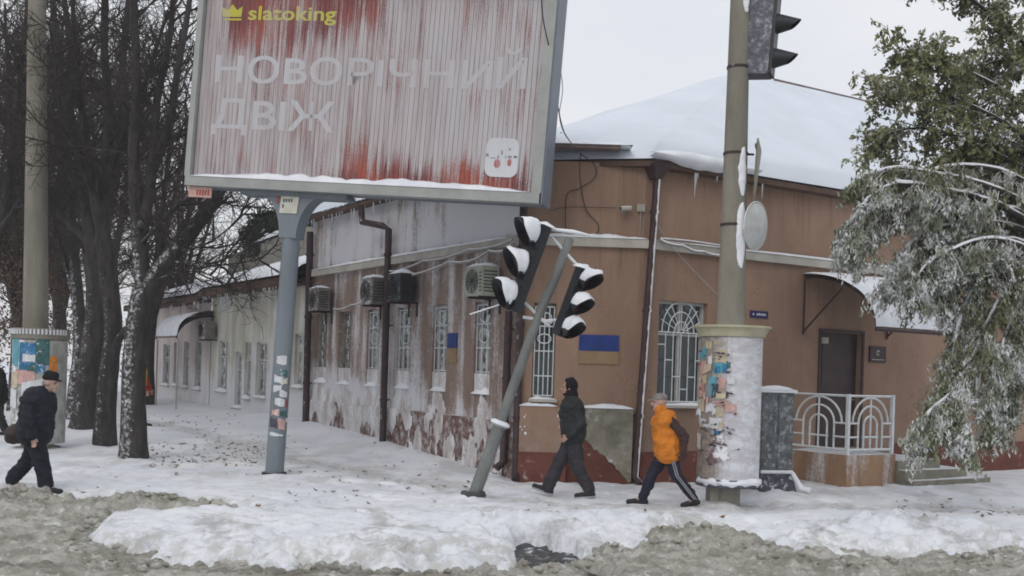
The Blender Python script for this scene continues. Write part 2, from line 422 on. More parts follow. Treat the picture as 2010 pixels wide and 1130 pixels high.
def field(name, xs, ys, hf, m):
    X, Y = np.meshgrid(xs, ys)
    Z = hf(X, Y)
    V = np.stack([X, Y, Z], -1).reshape(-1, 3)
    nx, ny = len(xs), len(ys)
    i = (np.arange(ny - 1)[:, None] * nx + np.arange(nx - 1)[None, :]).reshape(-1)
    Fs = np.stack([i, i + 1, i + nx + 1, i + nx], -1)
    return link_mesh(name, np_mesh(name, V, Fs, True), None, m)
def ground_mats():
    m, n, l, b = _nodes('pavement_snow'); B = NB(n, l); p = B.pos()
    a = B.noise(p, .9, 5, .6); c = B.noise(p, 7, 5, .65); d = B.noise(p, 30, 3, .6)
    col = B.mix(B.ramp(a, .35, .65), (.74, .77, .83), (.82, .84, .87))
    col = B.mix(B.math('MULTIPLY', B.ramp(c, .58, .75), .35), col, (.52, .52, .51))
    col = B.mix(B.math('MULTIPLY', B.ramp(d, .66, .74), .5), col, (.26, .24, .21))
    y = B.sep(p)[1]; x = B.sep(p)[0]
    # trodden, greyer track across the pavement towards the side street
    tr = B.math('MULTIPLY', B.ramp(B.noise(p, 1.4, 5, .65, (1, .5, 1)), .42, .62), B.math('MULTIPLY', B.ramp(y, 15.0, 17.5), B.ramp(y, 26, 20)))
    col = B.mix(B.math('MULTIPLY', tr, .45), col, (.42, .40, .38))
    dirt = B.math('MULTIPLY', B.ramp(B.math('ADD', B.noise(p, 1.1, 6, .7), B.math('MULTIPLY', B.noise(p, 9, 4, .7), .35)), .66, .84), B.ramp(y, 16, 13.2))
    col = B.mix(B.math('MULTIPLY', dirt, .7), col, (.36, .355, .33))
    sl_ = n.new('ShaderNodeAttribute'); sl_.attribute_name = 'splash'
    col = B.mix(B.math('MULTIPLY', sl_.outputs['Fac'], B.ramp(B.noise(p, 4.5, 6, .75), .42, .66, .0, .8)), col, B.mix(B.ramp(B.noise(p, 9, 5, .7), .4, .6), (.24, .23, .195), (.50, .49, .455)))
    at_ = n.new('ShaderNodeAttribute'); at_.attribute_name = 'tread'
    col = B.mix(B.math('MULTIPLY', at_.outputs['Fac'], B.ramp(B.noise(p, 5, 5, .7), .3, .7, .15, .75)), col, (.40, .385, .37))
    l.new(col, b.inputs['Base Color']); b.inputs['Roughness'].default_value = .75; b.inputs['Specular IOR Level'].default_value = .25
    B.bump(B.noise(p, 14, 6, .7), .6, .03, b)
    M['pavement_snow'] = m
    m, n, l, b = _nodes('road_slush'); B = NB(n, l); p = B.pos()
    a = B.noise(p, 1.9, 7, .75, (1, 1.4, 1)); c = B.noise(p, 7, 7, .75); d = B.noise(p, 24, 4, .7)
    col = B.mix(B.ramp(a, .35, .68), (.225, .215, .175), (.50, .49, .445))
    col = B.mix(B.math('MULTIPLY', B.ramp(c, .52, .66), .8), col, (.66, .67, .66))
    rut = B.math('MULTIPLY', B.ramp(B.noise(p, 1.0, 5, .65, (.35, 4.5, 1)), .48, .62), B.ramp(B.sep(p)[1], 11.6, 10.2))
    col = B.mix(B.math('MULTIPLY', rut, .65), col, (.135, .125, .10))
    col = B.mix(B.math('MULTIPLY', B.ramp(c, .42, .28), .6), col, (.13, .125, .105))
    col = B.mix(B.math('MULTIPLY', B.ramp(d, .6, .75), .5), col, (.07, .065, .055))
    l.new(col, b.inputs['Base Color'])
    B.val(B.ramp(c, .35, .6, .35, .8), b.inputs['Roughness']); b.inputs['Specular IOR Level'].default_value = .35
    B.bump(B.noise(p, 16, 6, .7), .8, .03, b)
    M['road_slush'] = m
ground_mats()
M['wet_mud'] = mat('wet_mud', (.075, .075, .078), .6, .35, 5, .8, .05, spec=.4, snow=(UP, 1.02, .25, .75, 5))
def axis(*spans):
    out = []
    for a, b_, st in spans: out += list(np.arange(a, b_, st))
    return np.array(out + [spans[-1][1]])
pv_ = structure(field('pavement', axis((-60, -20, 2), (-20, -9.5, .35), (-9.5, 9.5, .055), (9.5, 16, .3), (16, 60, 4)),
                axis((10, 18, .05), (18, 30, .1), (30, 90, .8)), pave_height, M['pavement_snow']))
_co = np.zeros(len(pv_.data.vertices) * 3); pv_.data.vertices.foreach_get('co', _co); _co = _co.reshape(-1, 3)
pv_.data.attributes.new('tread', 'FLOAT', 'POINT').data.foreach_set('value', tread(_co[:, 0], _co[:, 1]).astype(np.float32))
pv_.data.attributes.new('splash', 'FLOAT', 'POINT').data.foreach_set('value', sstep(-2.4, -.1, slush_mask(_co[:, 0], _co[:, 1])).astype(np.float32))
structure(field('road', axis((-60, -9, 1.5), (-9, 9, .032), (9, 60, 1.5)), axis((-30, 7, 1), (7, 8.6, .1), (8.6, 16.6, .03)), road_height, M['road_slush']))
mb = MB(); mb.add([(-260, -120, -.62), (260, -120, -.62), (260, 300, -.62), (-260, 300, -.62)], [(0, 1, 2, 3)])
structure(mb.build('ground', M['snow']))
mb = MB(); mb.grid(lambda u, v: (-.25 + 1.5 * u, 10.4 + 3.4 * v, -.205 + .22 * float(fbm(u * 6, v * 8, 8, 4))), 40, 60)
structure(mb.build('puddle', M['wet_mud']))
# ------------------------------------------------------------------ corner house
def frost_stucco(name, col, ex=0.0, low=1.0):
    """stucco with wind-driven snow stuck to it: vertical streaks, more of it near the foot and above the string course"""
    m, n, l, b = _nodes(name); B = NB(n, l); p = B.pos(); z = B.sep(p)[2]
    f = B.noise(p, 1.3, 6, .6, (1, 1, .45))
    c = B.mix(B.ramp(f, .3, .7), tuple(x * .8 for x in col), tuple(x * 1.2 for x in col))
    streak = B.noise(p, 3.0, 5, .62, (1, 1, .12)); grain = B.noise(p, 16, 5, .75); big = B.noise(p, .7, 3, .5)
    k = B.math('ADD', B.math('MULTIPLY', streak, .68), B.math('MULTIPLY', grain, .32))
    k = B.math('ADD', k, B.math('MULTIPLY', B.math('SUBTRACT', big, .5), .5))
    bias = B.math('ADD', B.ramp(z, 1.75, .75, 0, .14 * low), B.ramp(z, 4.1, 4.35, 0, .17))
    x = B.sep(p)[0]
    bias = B.math('ADD', bias, B.math('MULTIPLY', B.ramp(x, -1.5, -4.2, 0, .16 * low), B.ramp(z, 2.2, 1.2)))
    k = B.ramp(B.math('ADD', B.math('ADD', k, bias), ex), .50, .72)
    c = B.mix(B.math('MULTIPLY', k, .85), c, (.66, .67, .71))
    l.new(c, b.inputs['Base Color']); b.inputs['Roughness'].default_value = .9
    B.bump(B.noise(p, 20, 5, .7), .5, .012, b)
    return m
M['stucco_frost'] = frost_stucco('stucco_frost', (.225, .160, .130), .045)
M['cream_frost'] = frost_stucco('cream_frost', (.46, .445, .37), .055, .8)
M['pink_frost'] = frost_stucco('pink_frost', (.56, .48, .45), .0, .6)
def wall_mesh(mb, s0, s1, z0, z1, holes, depth=.22):
    xs = sorted({s0, s1} | {h[0] for h in holes} | {h[1] for h in holes})
    zs = sorted({z0, z1} | {h[2] for h in holes} | {h[3] for h in holes})
    for a, b_ in zip(xs, xs[1:]):
        for c, d in zip(zs, zs[1:]):
            mx, mz = (a + b_) / 2, (c + d) / 2
            if any(h[0] < mx < h[1] and h[2] < mz < h[3] for h in holes): continue
            mb.add([(a, 0, c), (b_, 0, c), (b_, 0, d), (a, 0, d)], [(0, 1, 2, 3)])
    for (a, b_, c, d) in holes:
        mb.add([(a, 0, c), (a, depth, c), (a, depth, d), (a, 0, d)], [(3, 2, 1, 0)])
        mb.add([(b_, 0, c), (b_, depth, c), (b_, depth, d), (b_, 0, d)], [(0, 1, 2, 3)])
        mb.add([(a, 0, d), (a, depth, d), (b_, depth, d), (b_, 0, d)], [(3, 2, 1, 0)])
        mb.add([(a, 0, c), (a, depth, c), (b_, depth, c), (b_, 0, c)], [(0, 1, 2, 3)])
def window(parent, fac, h, grille='bars', glass='glass', frame='frame_wood', sill=True, snow=.08, mullion=True, depth=.16, seed=0, nb=5):
    a, b_, c, d = h; T = fac.T
    mb = MB(T); fw = .05
    y0, y1 = depth - .05, depth + .04
    mb.box(a, a + fw, y0, y1, c, d); mb.box(b_ - fw, b_, y0, y1, c, d)
    mb.box(a + fw, b_ - fw, y0, y1, c, c + fw); mb.box(a + fw, b_ - fw, y0, y1, d - fw, d)
    if mullion:
        mx = (a + b_) / 2; mz = c + (d - c) * .68
        mb.box(mx - .022, mx + .022, y0 + .004, y1, c + fw, d - fw)
        mb.box(a + fw, mx - .022, y0 + .008, y1, mz - .02, mz + .02); mb.box(mx + .022, b_ - fw, y0 + .008, y1, mz - .02, mz + .02)
    w = mb.build('window', M[frame], parent)
    mb = MB(T); mb.box(a + fw, b_ - fw, depth + .01, depth + .022, c + fw, d - fw); mb.build('pane', M[glass], w)
    if sill:
        mb = MB(T); mb.box(a - .05, b_ + .05, -.09, depth - .052, c - .05, c - .003); mb.build('sill', M['trim'], w)
        if snow:
            mb = MB(T); mb.heap(a - .04, b_ + .04, -.09, depth - .06, c - .002, snow, 10, 4, seed); mb.build('snow_cap', M['snow'], w)
    if grille:
        mb = MB(T); r = .011; y = .05
        n = nb; W = b_ - a; g0, g1 = a + .03, b_ - .03
        zt = d - .06; zb = c + .06
        if grille == 'arch':
            za = c + (d - c) * .70
            for k in range(n):
                s = g0 + (g1 - g0) * k / (n - 1); mb.tube([(s, y, zb), (s, y, za)], r, 5)
            mb.tube([(g0, y, za), (g1, y, za)], r, 5); mb.tube([(g0, y, zb), (g1, y, zb)], r, 5)
            mid = (g0 + g1) / 2
            for rr in (.42, .28, .15):
                R = (g1 - g0) * rr
                mb.tube([(mid + R * math.cos(t), y, za + R * 1.25 * math.sin(t)) for t in np.linspace(0, math.pi, 13)], r, 5)
            for t in (.35, .7, 1.05, 1.57, 2.09, 2.44, 2.79):
                R = (g1 - g0) * .46
                mb.tube([(mid + .05 * math.cos(t), y, za + .05 * math.sin(t)), (mid + R * math.cos(t), y, min(za + R * 1.3 * math.sin(t), zt))], r * .8, 5)
            for k in range(n - 1):
                s = g0 + (g1 - g0) * k / (n - 1); s2 = g0 + (g1 - g0) * (k + 1) / (n - 1)
                zz = zb + (za - zb) * ((.82, .6, .36, .18, .36, .6, .82, .6)[k % 8])
                mb.tube([(s, y, zz), (s2, y, zz)], r, 5)
        else:
            for k in range(n):
                s = g0 + (g1 - g0) * k / (n - 1); mb.tube([(s, y, zb), (s, y, zt)], r, 5)
            for q in (0, .22, .5, .78, 1):
                zz = zb + (zt - zb) * q; mb.tube([(g0, y, zz), (g1, y, zz)], r, 5)
            mid = (g0 + g1) / 2
            for q in (.88, .64):
                R = W * .3; zz = zb + (zt - zb) * q
                mb.tube([(mid + R * math.cos(t), y - .015, zz + R * .7 * math.sin(t)) for t in np.linspace(0, 2 * math.pi, 13)], r, 5)
        mb.build('grille', M['white_metal'], w)
    return w
EAVE = 5.50
house = thing('corner_house', (1.0, 20.0, 0), 'single storey brown stucco corner house with snow covered hip roof', 'house')
# openings
def hole(fac, x0, x1, yt, yb, xm=None):
    xm_y = (yt + yb) / 2
    s0 = fac.px(x0, xm_y)[0]; s1 = fac.px(x1, xm_y)[0]
    zt = fac.px((x0 + x1) / 2, yt)[1]; zb = fac.px((x0 + x1) / 2, yb)[1]
    return (s0, s1, zb, zt)
LW = []
for x0, x1, yt, yb in [(617, 641, 612, 741), (664, 688, 610, 742), (720, 744, 606, 748), (779, 806, 603, 752), (848, 877, 600, 757), (930, 963, 597, 766)]:
    h = hole(LEFT, x0, x1, yt, yb); LW.append((h[0], h[1], 1.42, 3.12))
LEN_L = -LEFT.px(606, 700)[0]
RW = [hole(RIGHT, 1291, 1386, 592, 795)]
RW[0] = (RW[0][0], RW[0][1], RW[0][2], RW[0][3])
RWb = [hole(RIGHT, 1862, 1935, 600, 790)]
RD = hole(RIGHT, 1608, 1688, 653, 890); RD = (RD[0], RD[1], .56, RD[3])
MW = [(.17, .56, 1.40, 3.05)]
LEN_R = 24.0
mb = MB(LEFT.T); wall_mesh(mb, -LEN_L, 0, -.6, EAVE, LW); wall_l = mb.build('wall', M['stucco_frost'], house)
mb = MB(MID.T); wall_mesh(mb, 0, PB.x - PA.x, -.6, EAVE, MW); wall_m = mb.build('wall', M['stucco'], house)
mb = MB(RIGHT.T); wall_mesh(mb, 0, LEN_R, -.6, EAVE, RW + RWb + [RD]); wall_r = mb.build('wall', M['stucco'], house)
DEPTH = LEN_L                                              # the house is as deep as its left front is long
bc1 = LEFT.w(-LEN_L, 0, 0); bc2 = RIGHT.w(LEN_R, 0, 0)
mb = MB()
bk = [bc1, bc1 + Vector((DR.x, DR.y, 0)) * LEN_R, bc2]
for p, q in zip(bk, bk[1:]):
    mb.add([(p.x, p.y, -.6), (q.x, q.y, -.6), (q.x, q.y, EAVE), (p.x, p.y, EAVE)], [(3, 2, 1, 0)])
mb.build('wall', M['stucco_dark'], house)
# plinths, set proud of the walls
mb = MB(MID.T); mb.box(-.03, 2.06, -.045, -.001, -.6, .54); mb.build('plinth', M['plinth'], house)
mb = MB(RIGHT.T); mb.box(.035, 3.5, -.04, -.001, -.6, .54); mb.box(6.6, LEN_R, -.04, -.001, -.6, .62); mb.build('plinth', M['plinth'], house)
mb = MB(LEFT.T); mb.box(-LEN_L, -.05, -.04, -.001, -.6, .98); mb.build('plinth', M['plinth_frost'], house)
# string course with a snow line on top
ZS = 4.14
for nm, fac, s0, s1, th in (('l', LEFT, -LEN_L, -.02, .12), ('m', MID, -.04, 2.1, .09), ('r', RIGHT, .04, LEN_R, .09)):
    mb = MB(fac.T); mb.box(s0, s1, -th, -.002, ZS - .10, ZS + .05); sc_ = mb.build('string_course', M['trim'], house)
    mb = MB(fac.T); mb.heap(s0, s1, -th - .02, -.004, ZS + .052, .07, 60, 3, 4); mb.build('snow_cap', M['snow'], sc_)
# windows
for k, h in enumerate(LW):
    window(house, LEFT, h, 'bars' if k > 1 else None, 'glass_frosted', 'frame_white' if k > 1 else 'frame_wood', False, 0, True, .17, k, 4)
    mb = MB(LEFT.T); mb.heap(h[0] + .005, h[1] - .005, -.05, .12, h[2] + .002, .13, 8, 5, k + 70); mb.build('snow_cap', M['snow'], wall_l)
window(house, MID, MW[0], 'bars', 'glass', 'frame_wood', True, .05, False, .15, 11, 5)
window(house, RIGHT, RW[0], 'arch', 'glass', 'frame_white', True, .05, True, .15, 12, 7)
window(house, RIGHT, RWb[0], 'arch', 'glass', 'frame_white', True, .05, True, .15, 13, 7)
# snow plastered on the foot of the left front: where it is too thin the wall and the red plinth show through
m_, n_, l_, b__ = _nodes('snow_smear'); B_ = NB(n_, l_); p_ = B_.pos()
c_ = B_.mix(B_.ramp(B_.noise(p_, 3, 6, .7, (1, 1, .3)), .35, .65), (.42, .38, .37), (.70, .71, .74))
c_ = B_.mix(B_.math('MULTIPLY', B_.ramp(B_.noise(p_, 14, 5, .75), .52, .68), .6), c_, (.26, .19, .165))
l_.new(c_, b__.inputs['Base Color']); b__.inputs['Roughness'].default_value = .85; B_.bump(B_.noise(p_, 18, 5, .7), .5, .015, b__)
M['snow_smear'] = m_
mids = [(h[0] + h[1]) / 2 for h in LW]; rr = random.Random(9)
_S, _Z = np.meshgrid(np.linspace(-LEN_L + .05, -.45, 520), np.linspace(.05, 1.80, 90))
_f = np.zeros_like(_S)
for k, m_ in enumerate(mids):
    dx = _S - m_; lean_ = dx + .10 * (1.3 - _Z)
    _f += .95 * np.exp(-(lean_ / (.24 + .22 * (1.4 - _Z))) ** 2) * sstep(.45, .75, _Z) * sstep(1.62, 1.30, _Z + .35 * dx)
    _f -= (1.9, 2.1, 1.9, 2.1, .6, .5)[k] * .8 * np.exp(-((dx + .05) / (.16 + .20 * (1 - _Z))) ** 2) * sstep(1.05, .75, _Z + .5 * fbm(_S * 8, .3 + 0 * _S, 5, 2))
_f += 1.05 * sstep(1.60, .80, _Z) * sstep(-2.6, -5.2, _S) + .62 * sstep(.80, .35, _Z) * sstep(-5.0, -2.6, _S)
_f += (2.2 * fbm(_S * 2.6, _Z * .9, 71, 4) + 1.5 * fbm(_S * 9, _Z * 4, 73, 4)) * (.25 + .75 * sstep(1.7, 1.0, _Z))
_Y = np.where(_Z < .985, -.042, -.003) - .045 * np.clip(_f - .70, -.8, .9)
_V = np.array(LEFT.P)[None, None] + _S[..., None] * np.array(LEFT.d)[None, None] + _Y[..., None] * np.array(LEFT.i)[None, None]
_V = np.concatenate([_V, _Z[..., None]], -1).reshape(-1, 3) - np.array(house.location)[None]
_i = (np.arange(89)[:, None] * 520 + np.arange(519)[None]).reshape(-1)
link_mesh('drifted_snow', np_mesh('drifted_snow', _V, np.stack([_i, _i + 1, _i + 521, _i + 520], -1), True), wall_l, M['snow_smear'])
# door
mb = MB(RIGHT.T); mb.box(RD[0], RD[1], .12, .17, RD[2], RD[3]); door = mb.build('door', M['door'], house)
mb = MB(RIGHT.T)
mb.box(RD[0] - .06, RD[0] - .002, -.03, .10, RD[2], RD[3] + .06); mb.box(RD[1] + .002, RD[1] + .06, -.03, .10, RD[2], RD[3] + .06); mb.box(RD[0], RD[1], -.03, .10, RD[3] + .002, RD[3] + .06)
mb.build('door_frame', M['pipe'], door)
mb = MB(RIGHT.T)
dw = RD[1] - RD[0]
for q in (.08, .54):
    mb.box(RD[0] + dw * .14, RD[1] - dw * .14, .10, .119, RD[2] + (RD[3] - RD[2]) * q, RD[2] + (RD[3] - RD[2]) * (q + .36))
mb.build('door_panel', M['door'], door)
mb = MB(RIGHT.T); mb.box(RD[0] + .10, RD[0] + .32, .090, .099, RD[3] - .22, RD[3] - .10); mb.build('number_plate', M['trim'], door)
mb = MB(RIGHT.T); mb.tube([(RD[1] - .1, .11, 1.5), (RD[1] - .1, .06, 1.5), (RD[1] - .22, .06, 1.5)], .012, 6); mb.build('door_handle', M['steel_pale'], door)
# roof: hip with the ridge parallel to the right front
OV = .24; RISE = 3.95; HALF = (DEPTH + 1.07) / 2; HIPL = 9.5
V0 = PA + DL * 1.069
def rp(wl, wr, z):                                       # wl = metres behind the left front, wr = metres behind the right front
    q = V0 + DR * wl + Vector((-DR.y, DR.x)) * wr
    return Vector((q.x, q.y, z))
W2 = 2 * HALF; ez = EAVE + .02
apex = rp(HIPL, HALF, ez + RISE); far_apex = rp(LEN_R - 4, HALF, ez + RISE)
c_v1 = rp(-OV, 1.75 - .05 , ez); c_v2 = rp(1.75 - .05, -OV, ez)   # the cut corner
c_back = rp(-OV, W2 + OV, ez); c_rf = rp(LEN_R + OV, -OV, ez); c_rb = rp(LEN_R + OV, W2 + OV, ez)
mb = MB()
mb.add([c_v1, c_v2, apex], [(0, 1, 2)]); mb.add([c_back, c_v1, apex], [(0, 1, 2)])
mb.add([c_v2, c_rf, far_apex, apex], [(0, 1, 2, 3)]); mb.add([c_rf, c_rb, far_apex], [(0, 1, 2)]); mb.add([c_rb, c_back, apex, far_apex], [(0, 1, 2, 3)])
roof = mb.build('roof', M['roof_metal'], house)
mb = MB()
ring = [c_back, c_v1, c_v2, c_rf, c_rb]
inner = [LEFT.w(-LEN_L - .02, .02, 0), LEFT.w(-.0, .02, 0), RIGHT.w(0, .02, 0), RIGHT.w(LEN_R, .02, 0), bk[1]]
for i in range(4):
    p, q = ring[i], ring[i + 1]; dz = Vector((0, 0, -.09)); a, b_ = inner[i], inner[i + 1]
    mb.add([p + dz, q + dz, q, p], [(0, 1, 2, 3)])
    mb.add([p + dz, q + dz, (b_.x, b_.y, ez - .09), (a.x, a.y, ez - .09)], [(3, 2, 1, 0)])
mb.build('eaves_board', M['fascia'], roof)
# snow lying on the roof
def snow_plane(mb, A, B_, C, D, th, nu, nv, seed, bare=None):
    """A-B along the eaves, D-C along the top"""
    A, B_, C, D = map(Vector, (A, B_, C, D))
    nrm = (B_ - A).cross(D - A).normalized()
    if nrm.z < 0: nrm = -nrm
    def fn(u, v):
        p = (A * (1 - u) + B_ * u) * (1 - v) + (D * (1 - u) + C * u) * v
        k = th * (1 + .55 * float(fbm(p.x * .45, p.y * .45, 3, 3)))
        if bare: k *= bare(u, v)
        e = 0.0
        if v <= 0: k *= .12; p = p + (A - D).normalized() * .04
        elif v < 1.5 / nv: k *= .85; p = p + (A - D).normalized() * (.10 + .14 * float(fbm(p.x * 1.3, p.y * 1.3, seed + 3, 3)))
        return p + Vector((0, 0, (k + .012) * 1.15))
    mb.grid(fn, nu, nv)
mb = MB()
bm_ = lambda u, v, p: float(sstep(.02, .16, v + .25 * fbm(p.x * .7, p.y * .7, 91, 2)))
snow_plane(mb, c_back, c_v1, apex, apex, .24, 60, 24, 3)
snow_plane(mb, c_v1, c_v2, apex, apex, .24, 30, 24, 4)
mb.build('snow_layer', M['roof_snow'], roof)
slab = lambda u, v: 1 - .72 * float(sstep(.0, .035, v - (.99 - 1.5 * max(0, u - .015)) + .10 * float(fbm(u * 30, v * 3, 6, 2)))) * float(sstep(.0, .03, u))
mb = MB(); snow_plane(mb, c_v2, c_rf, far_apex, apex, .26, 160, 50, 5, slab); mb.build('snow_layer', M['roof_snow'], roof)
mb = MB(); mb.tube([apex.lerp(far_apex, .03) + Vector((0, 0, .11)), far_apex + Vector((0, 0, .11))], .035, 6); mb.build('ridge_cap', M['roof_metal'], roof)
# slumped snow hanging over the eaves near the corner, and a slab that slid beside it
mb = MB(); T0 = RIGHT.T
mb2 = MB(T0)
def slump(u, v):
    s = -.15 + 2.5 * u; ang = v * math.pi
    thick = (.07 + .05 * math.sin(math.pi * min(1, u * 1.1)) ** .6 + .16 * float(fbm(u * 7, v * 2, 14, 3))) * math.sin(math.pi * (u * .96 + .02)) ** .35
    return (s, -OV - .02 - .16 * math.sin(ang) + .30 * (1 - math.cos(ang)) * 0 , ez + .10 + thick * math.cos(ang) * .9)
mb2.grid(slump, 30, 8); mb2.build('snow_overhang', M['snow'], roof)
# small roof vent, seen dark against the snow
vp = rp(1.25, 1.9, ez + .62)
mb = MB(Matrix.Translation(vp)); mb.add([(-.20, -.1, -.1), (.2, -.1, -.1), (.2, .3, -.1), (-.2, .3, -.1), (-.04, .0, .16), (.1, .1, .16)], [(0, 1, 5, 4), (1, 2, 5), (2, 3, 4, 5), (3, 0, 4)])
mb.build('roof_vent', M['roof_metal'], roof)
# dark flashing over the cut corner
mb = MB(MID.T); mb.box(-.35, 1.55, -.30, -.05, ez + .16, ez + .22); mb.build('flashing', M['roof_metal'], roof)
mb = MB(MID.T); mb.heap(-.38, 1.75, -.34, .5, ez + .222, .16, 30, 5, 5); mb.build('snow_cap', M['snow'], roof)
# icicles
rr = random.Random(4); mb = MB()
for fac, s0, s1, n in ((LEFT, -LEN_L, 0, 40), (RIGHT, .3, 3, 5)):
    for k in range(n):
        s = rr.uniform(s0, s1); L = rr.uniform(.06, .34) * (1.4 if rr.random() < .15 else .8)
        p = fac.w(s, -OV + .03, ez - .09); mb.tube([p, p + Vector((0, 0, -L * .5)), p + Vector((0, 0, -L))], [.016, .010, .002], 5, False)
M['ice'] = mat('ice', (.62, .66, .70), .15, .1, 8, 0, spec=.6)
stuff(mb.build('icicles', M['ice'], roof))
# downpipes
def pipe(fac, x, yt, yb, xb, m, r=.058, off=-.12, goose=None):
    st, zt = fac.px(x, yt, off); sb, zb = fac.px(xb, yb, off)
    pts = [fac.w(st, off, zt), fac.w((st + sb) / 2, off, (zt + zb) / 2), fac.w(sb, off, max(zb, .12)), fac.w(sb, off - .14, max(zb, .12) - .12)]
    if goose: pts = [fac.w(g[0], g[1], g[2]) for g in goose(st, zt)] + pts
    mb = MB(); mb.tube(pts, r, 10); o = mb.build('downpipe', m, house)
    for q in (.12, .45, .8):
        mb = MB(); p = pts[-4].lerp(pts[-2], q); d = (pts[-2] - pts[-4]).normalized()
        mb.tube([p - d * .03, p + d * .03], r * 1.22, 10)
        mb.tube([p, p + Vector((fac.i.x, fac.i.y, 0)) * (-off + .01)], .012, 5)
        mb.build('pipe_clamp', m, o)
    return o
pipe(RIGHT, 1290, 345, 935, 1246, M['pipe_snowy'], .062, -.13)
mb = MB(RIGHT.T); sA, zA = RIGHT.px(1288, 338, -.13); mb.add([(sA - .19, -.30, zA + .12), (sA + .19, -.30, zA + .12), (sA + .19, .0, zA + .12), (sA - .19, .0, zA + .12), (sA - .07, -.2, zA - .12), (sA + .07, -.2, zA - .12), (sA + .07, -.05, zA - .12), (sA - .07, -.05, zA - .12)], [(0, 1, 5, 4), (1, 2, 6, 5), (2, 3, 7, 6), (3, 0, 4, 7), (0, 3, 2, 1), (4, 5, 6, 7)])
mb.build('hopper_head', M['pipe'], house)
pipe(LEFT, 763, 450, 868, 751, M['pipe'], .075, -.16, lambda s, z: [(s - .9, -.42, ez - .15), (s - .85, -.40, z + .22), (s - .25, -.2, z + .1)])
pipe(LEFT, 609, 455, 826, 600, M['pipe'], .085, -.14)
pipe(MID, 1028, 400, 925, 1012, M['pipe'], .07, -.10)
pipe(LEFT, 999, 610, 905, 988, M['pipe'], .07, -.14)
# corner pier at the left end of the cut corner, ledge in snow
mb = MB(MID.T); mb.box(-.02, .78, -.17, -.047, -.6, 1.28); pier = mb.build('corner_pier', M['stucco'], house)
mb = MB(MID.T); mb.box(-.03, .79, -.175, -.172, -.6, .50); mb.build('pier_plinth', M['plinth'], pier)
mb = MB(MID.T); mb.heap(-.04, .62, -.19, -.005, 1.282, .06, 14, 3, 8); mb.build('snow_cap', M['snow'], pier)
mb = MB(MID.T)
for k in range(9):
    r_ = random.Random(k); s = r_.choice([.03, .08, .62, .68]) + r_.uniform(-.04, .04); z = r_.uniform(.75, 1.22); q = r_.uniform(.010, .022); mb = MB(MID.T)
    mb.lathe([(0, .02), (q * .7, .015), (q, 0)], 7, (0, 0, 0)) if False else mb.grid(lambda u, v: (s + q * math.cos(2 * math.pi * u) * v, -.172 - .014 * (1 - v * v), z + 1.4 * q * math.sin(2 * math.pi * u) * v), 8, 3); mb.build('stuck_snow', M['snow'], pier)
# buttress of bare plaster beside the downpipe, its foot torn off
s0, zt = MID.px(1140, 800, -.2); s1, _ = MID.px(1243, 800, -.2)
mb = MB(MID.T); mb.box(s0, s1, -.20, -.048, -.6, zt); butt = mb.build('buttress', M['plinth'], house)
rb = random.Random(3); o = [(s0, zt), (s1, zt), (s1 - .005, .04)] + [(s1 - .05 - .75 * t + rb.uniform(-.02, .02), .03 + .68 * t ** .8 + rb.uniform(-.03, .03)) for t in np.linspace(0, 1, 16)] + [(s0, .74)]
mb = MB(MID.T); mb.poly(list(reversed(o)), -.226, -.202); mb.build('plaster_coat', M['bare_plaster'], butt)
mb = MB(MID.T); mb.heap(s0 - .02, s1 + .02, -.25, -.005, zt + .002, .085, 16, 4, 9); mb.build('snow_cap', M['snow'], butt)
# yellow-brown paint band under the flag plate etc. are separate things below
# porch platform and steps
T_P0, T_P1, Q_P, Z_P = 3.55, 4.84, 1.50, .55
porch = thing('entrance_porch', RIGHT.w(4.2, -.8, 0), 'stucco porch platform with stone steps before the dark entrance door', 'porch')
mb = MB(RIGHT.T); mb.box(T_P0, T_P1, -Q_P, -.003, -.6, Z_P); plat = mb.build('platform', frost_stucco('stucco_porch', (.30, .185, .11), -.10), porch)
mb = MB(RIGHT.T); mb.heap(T_P0 + .01, T_P1 - .01, -Q_P + .005, -.05, Z_P + .002, .06, 18, 12, 2); mb.build('snow_cap', M['snow'], porch)
for k, (t1, z) in enumerate(((6.05, .44), (6.65, .27), (7.15, .10))):
    mb = MB(RIGHT.T); mb.box(T_P1 + .003 + .002 * k, t1, -Q_P - .06 - .16 * k, -.06 - .01 * k, z - .17 if k < 2 else -.6, z); mb.build('step', M['step_stone'], porch)
    mb = MB(RIGHT.T); mb.heap(T_P1 + .35 + .3 * k, t1 + .01, -Q_P - .05 - .16 * k, -.07, z + .002, .05, 16, 6, k + 5); mb.build('snow_cap', M['snow'], porch)
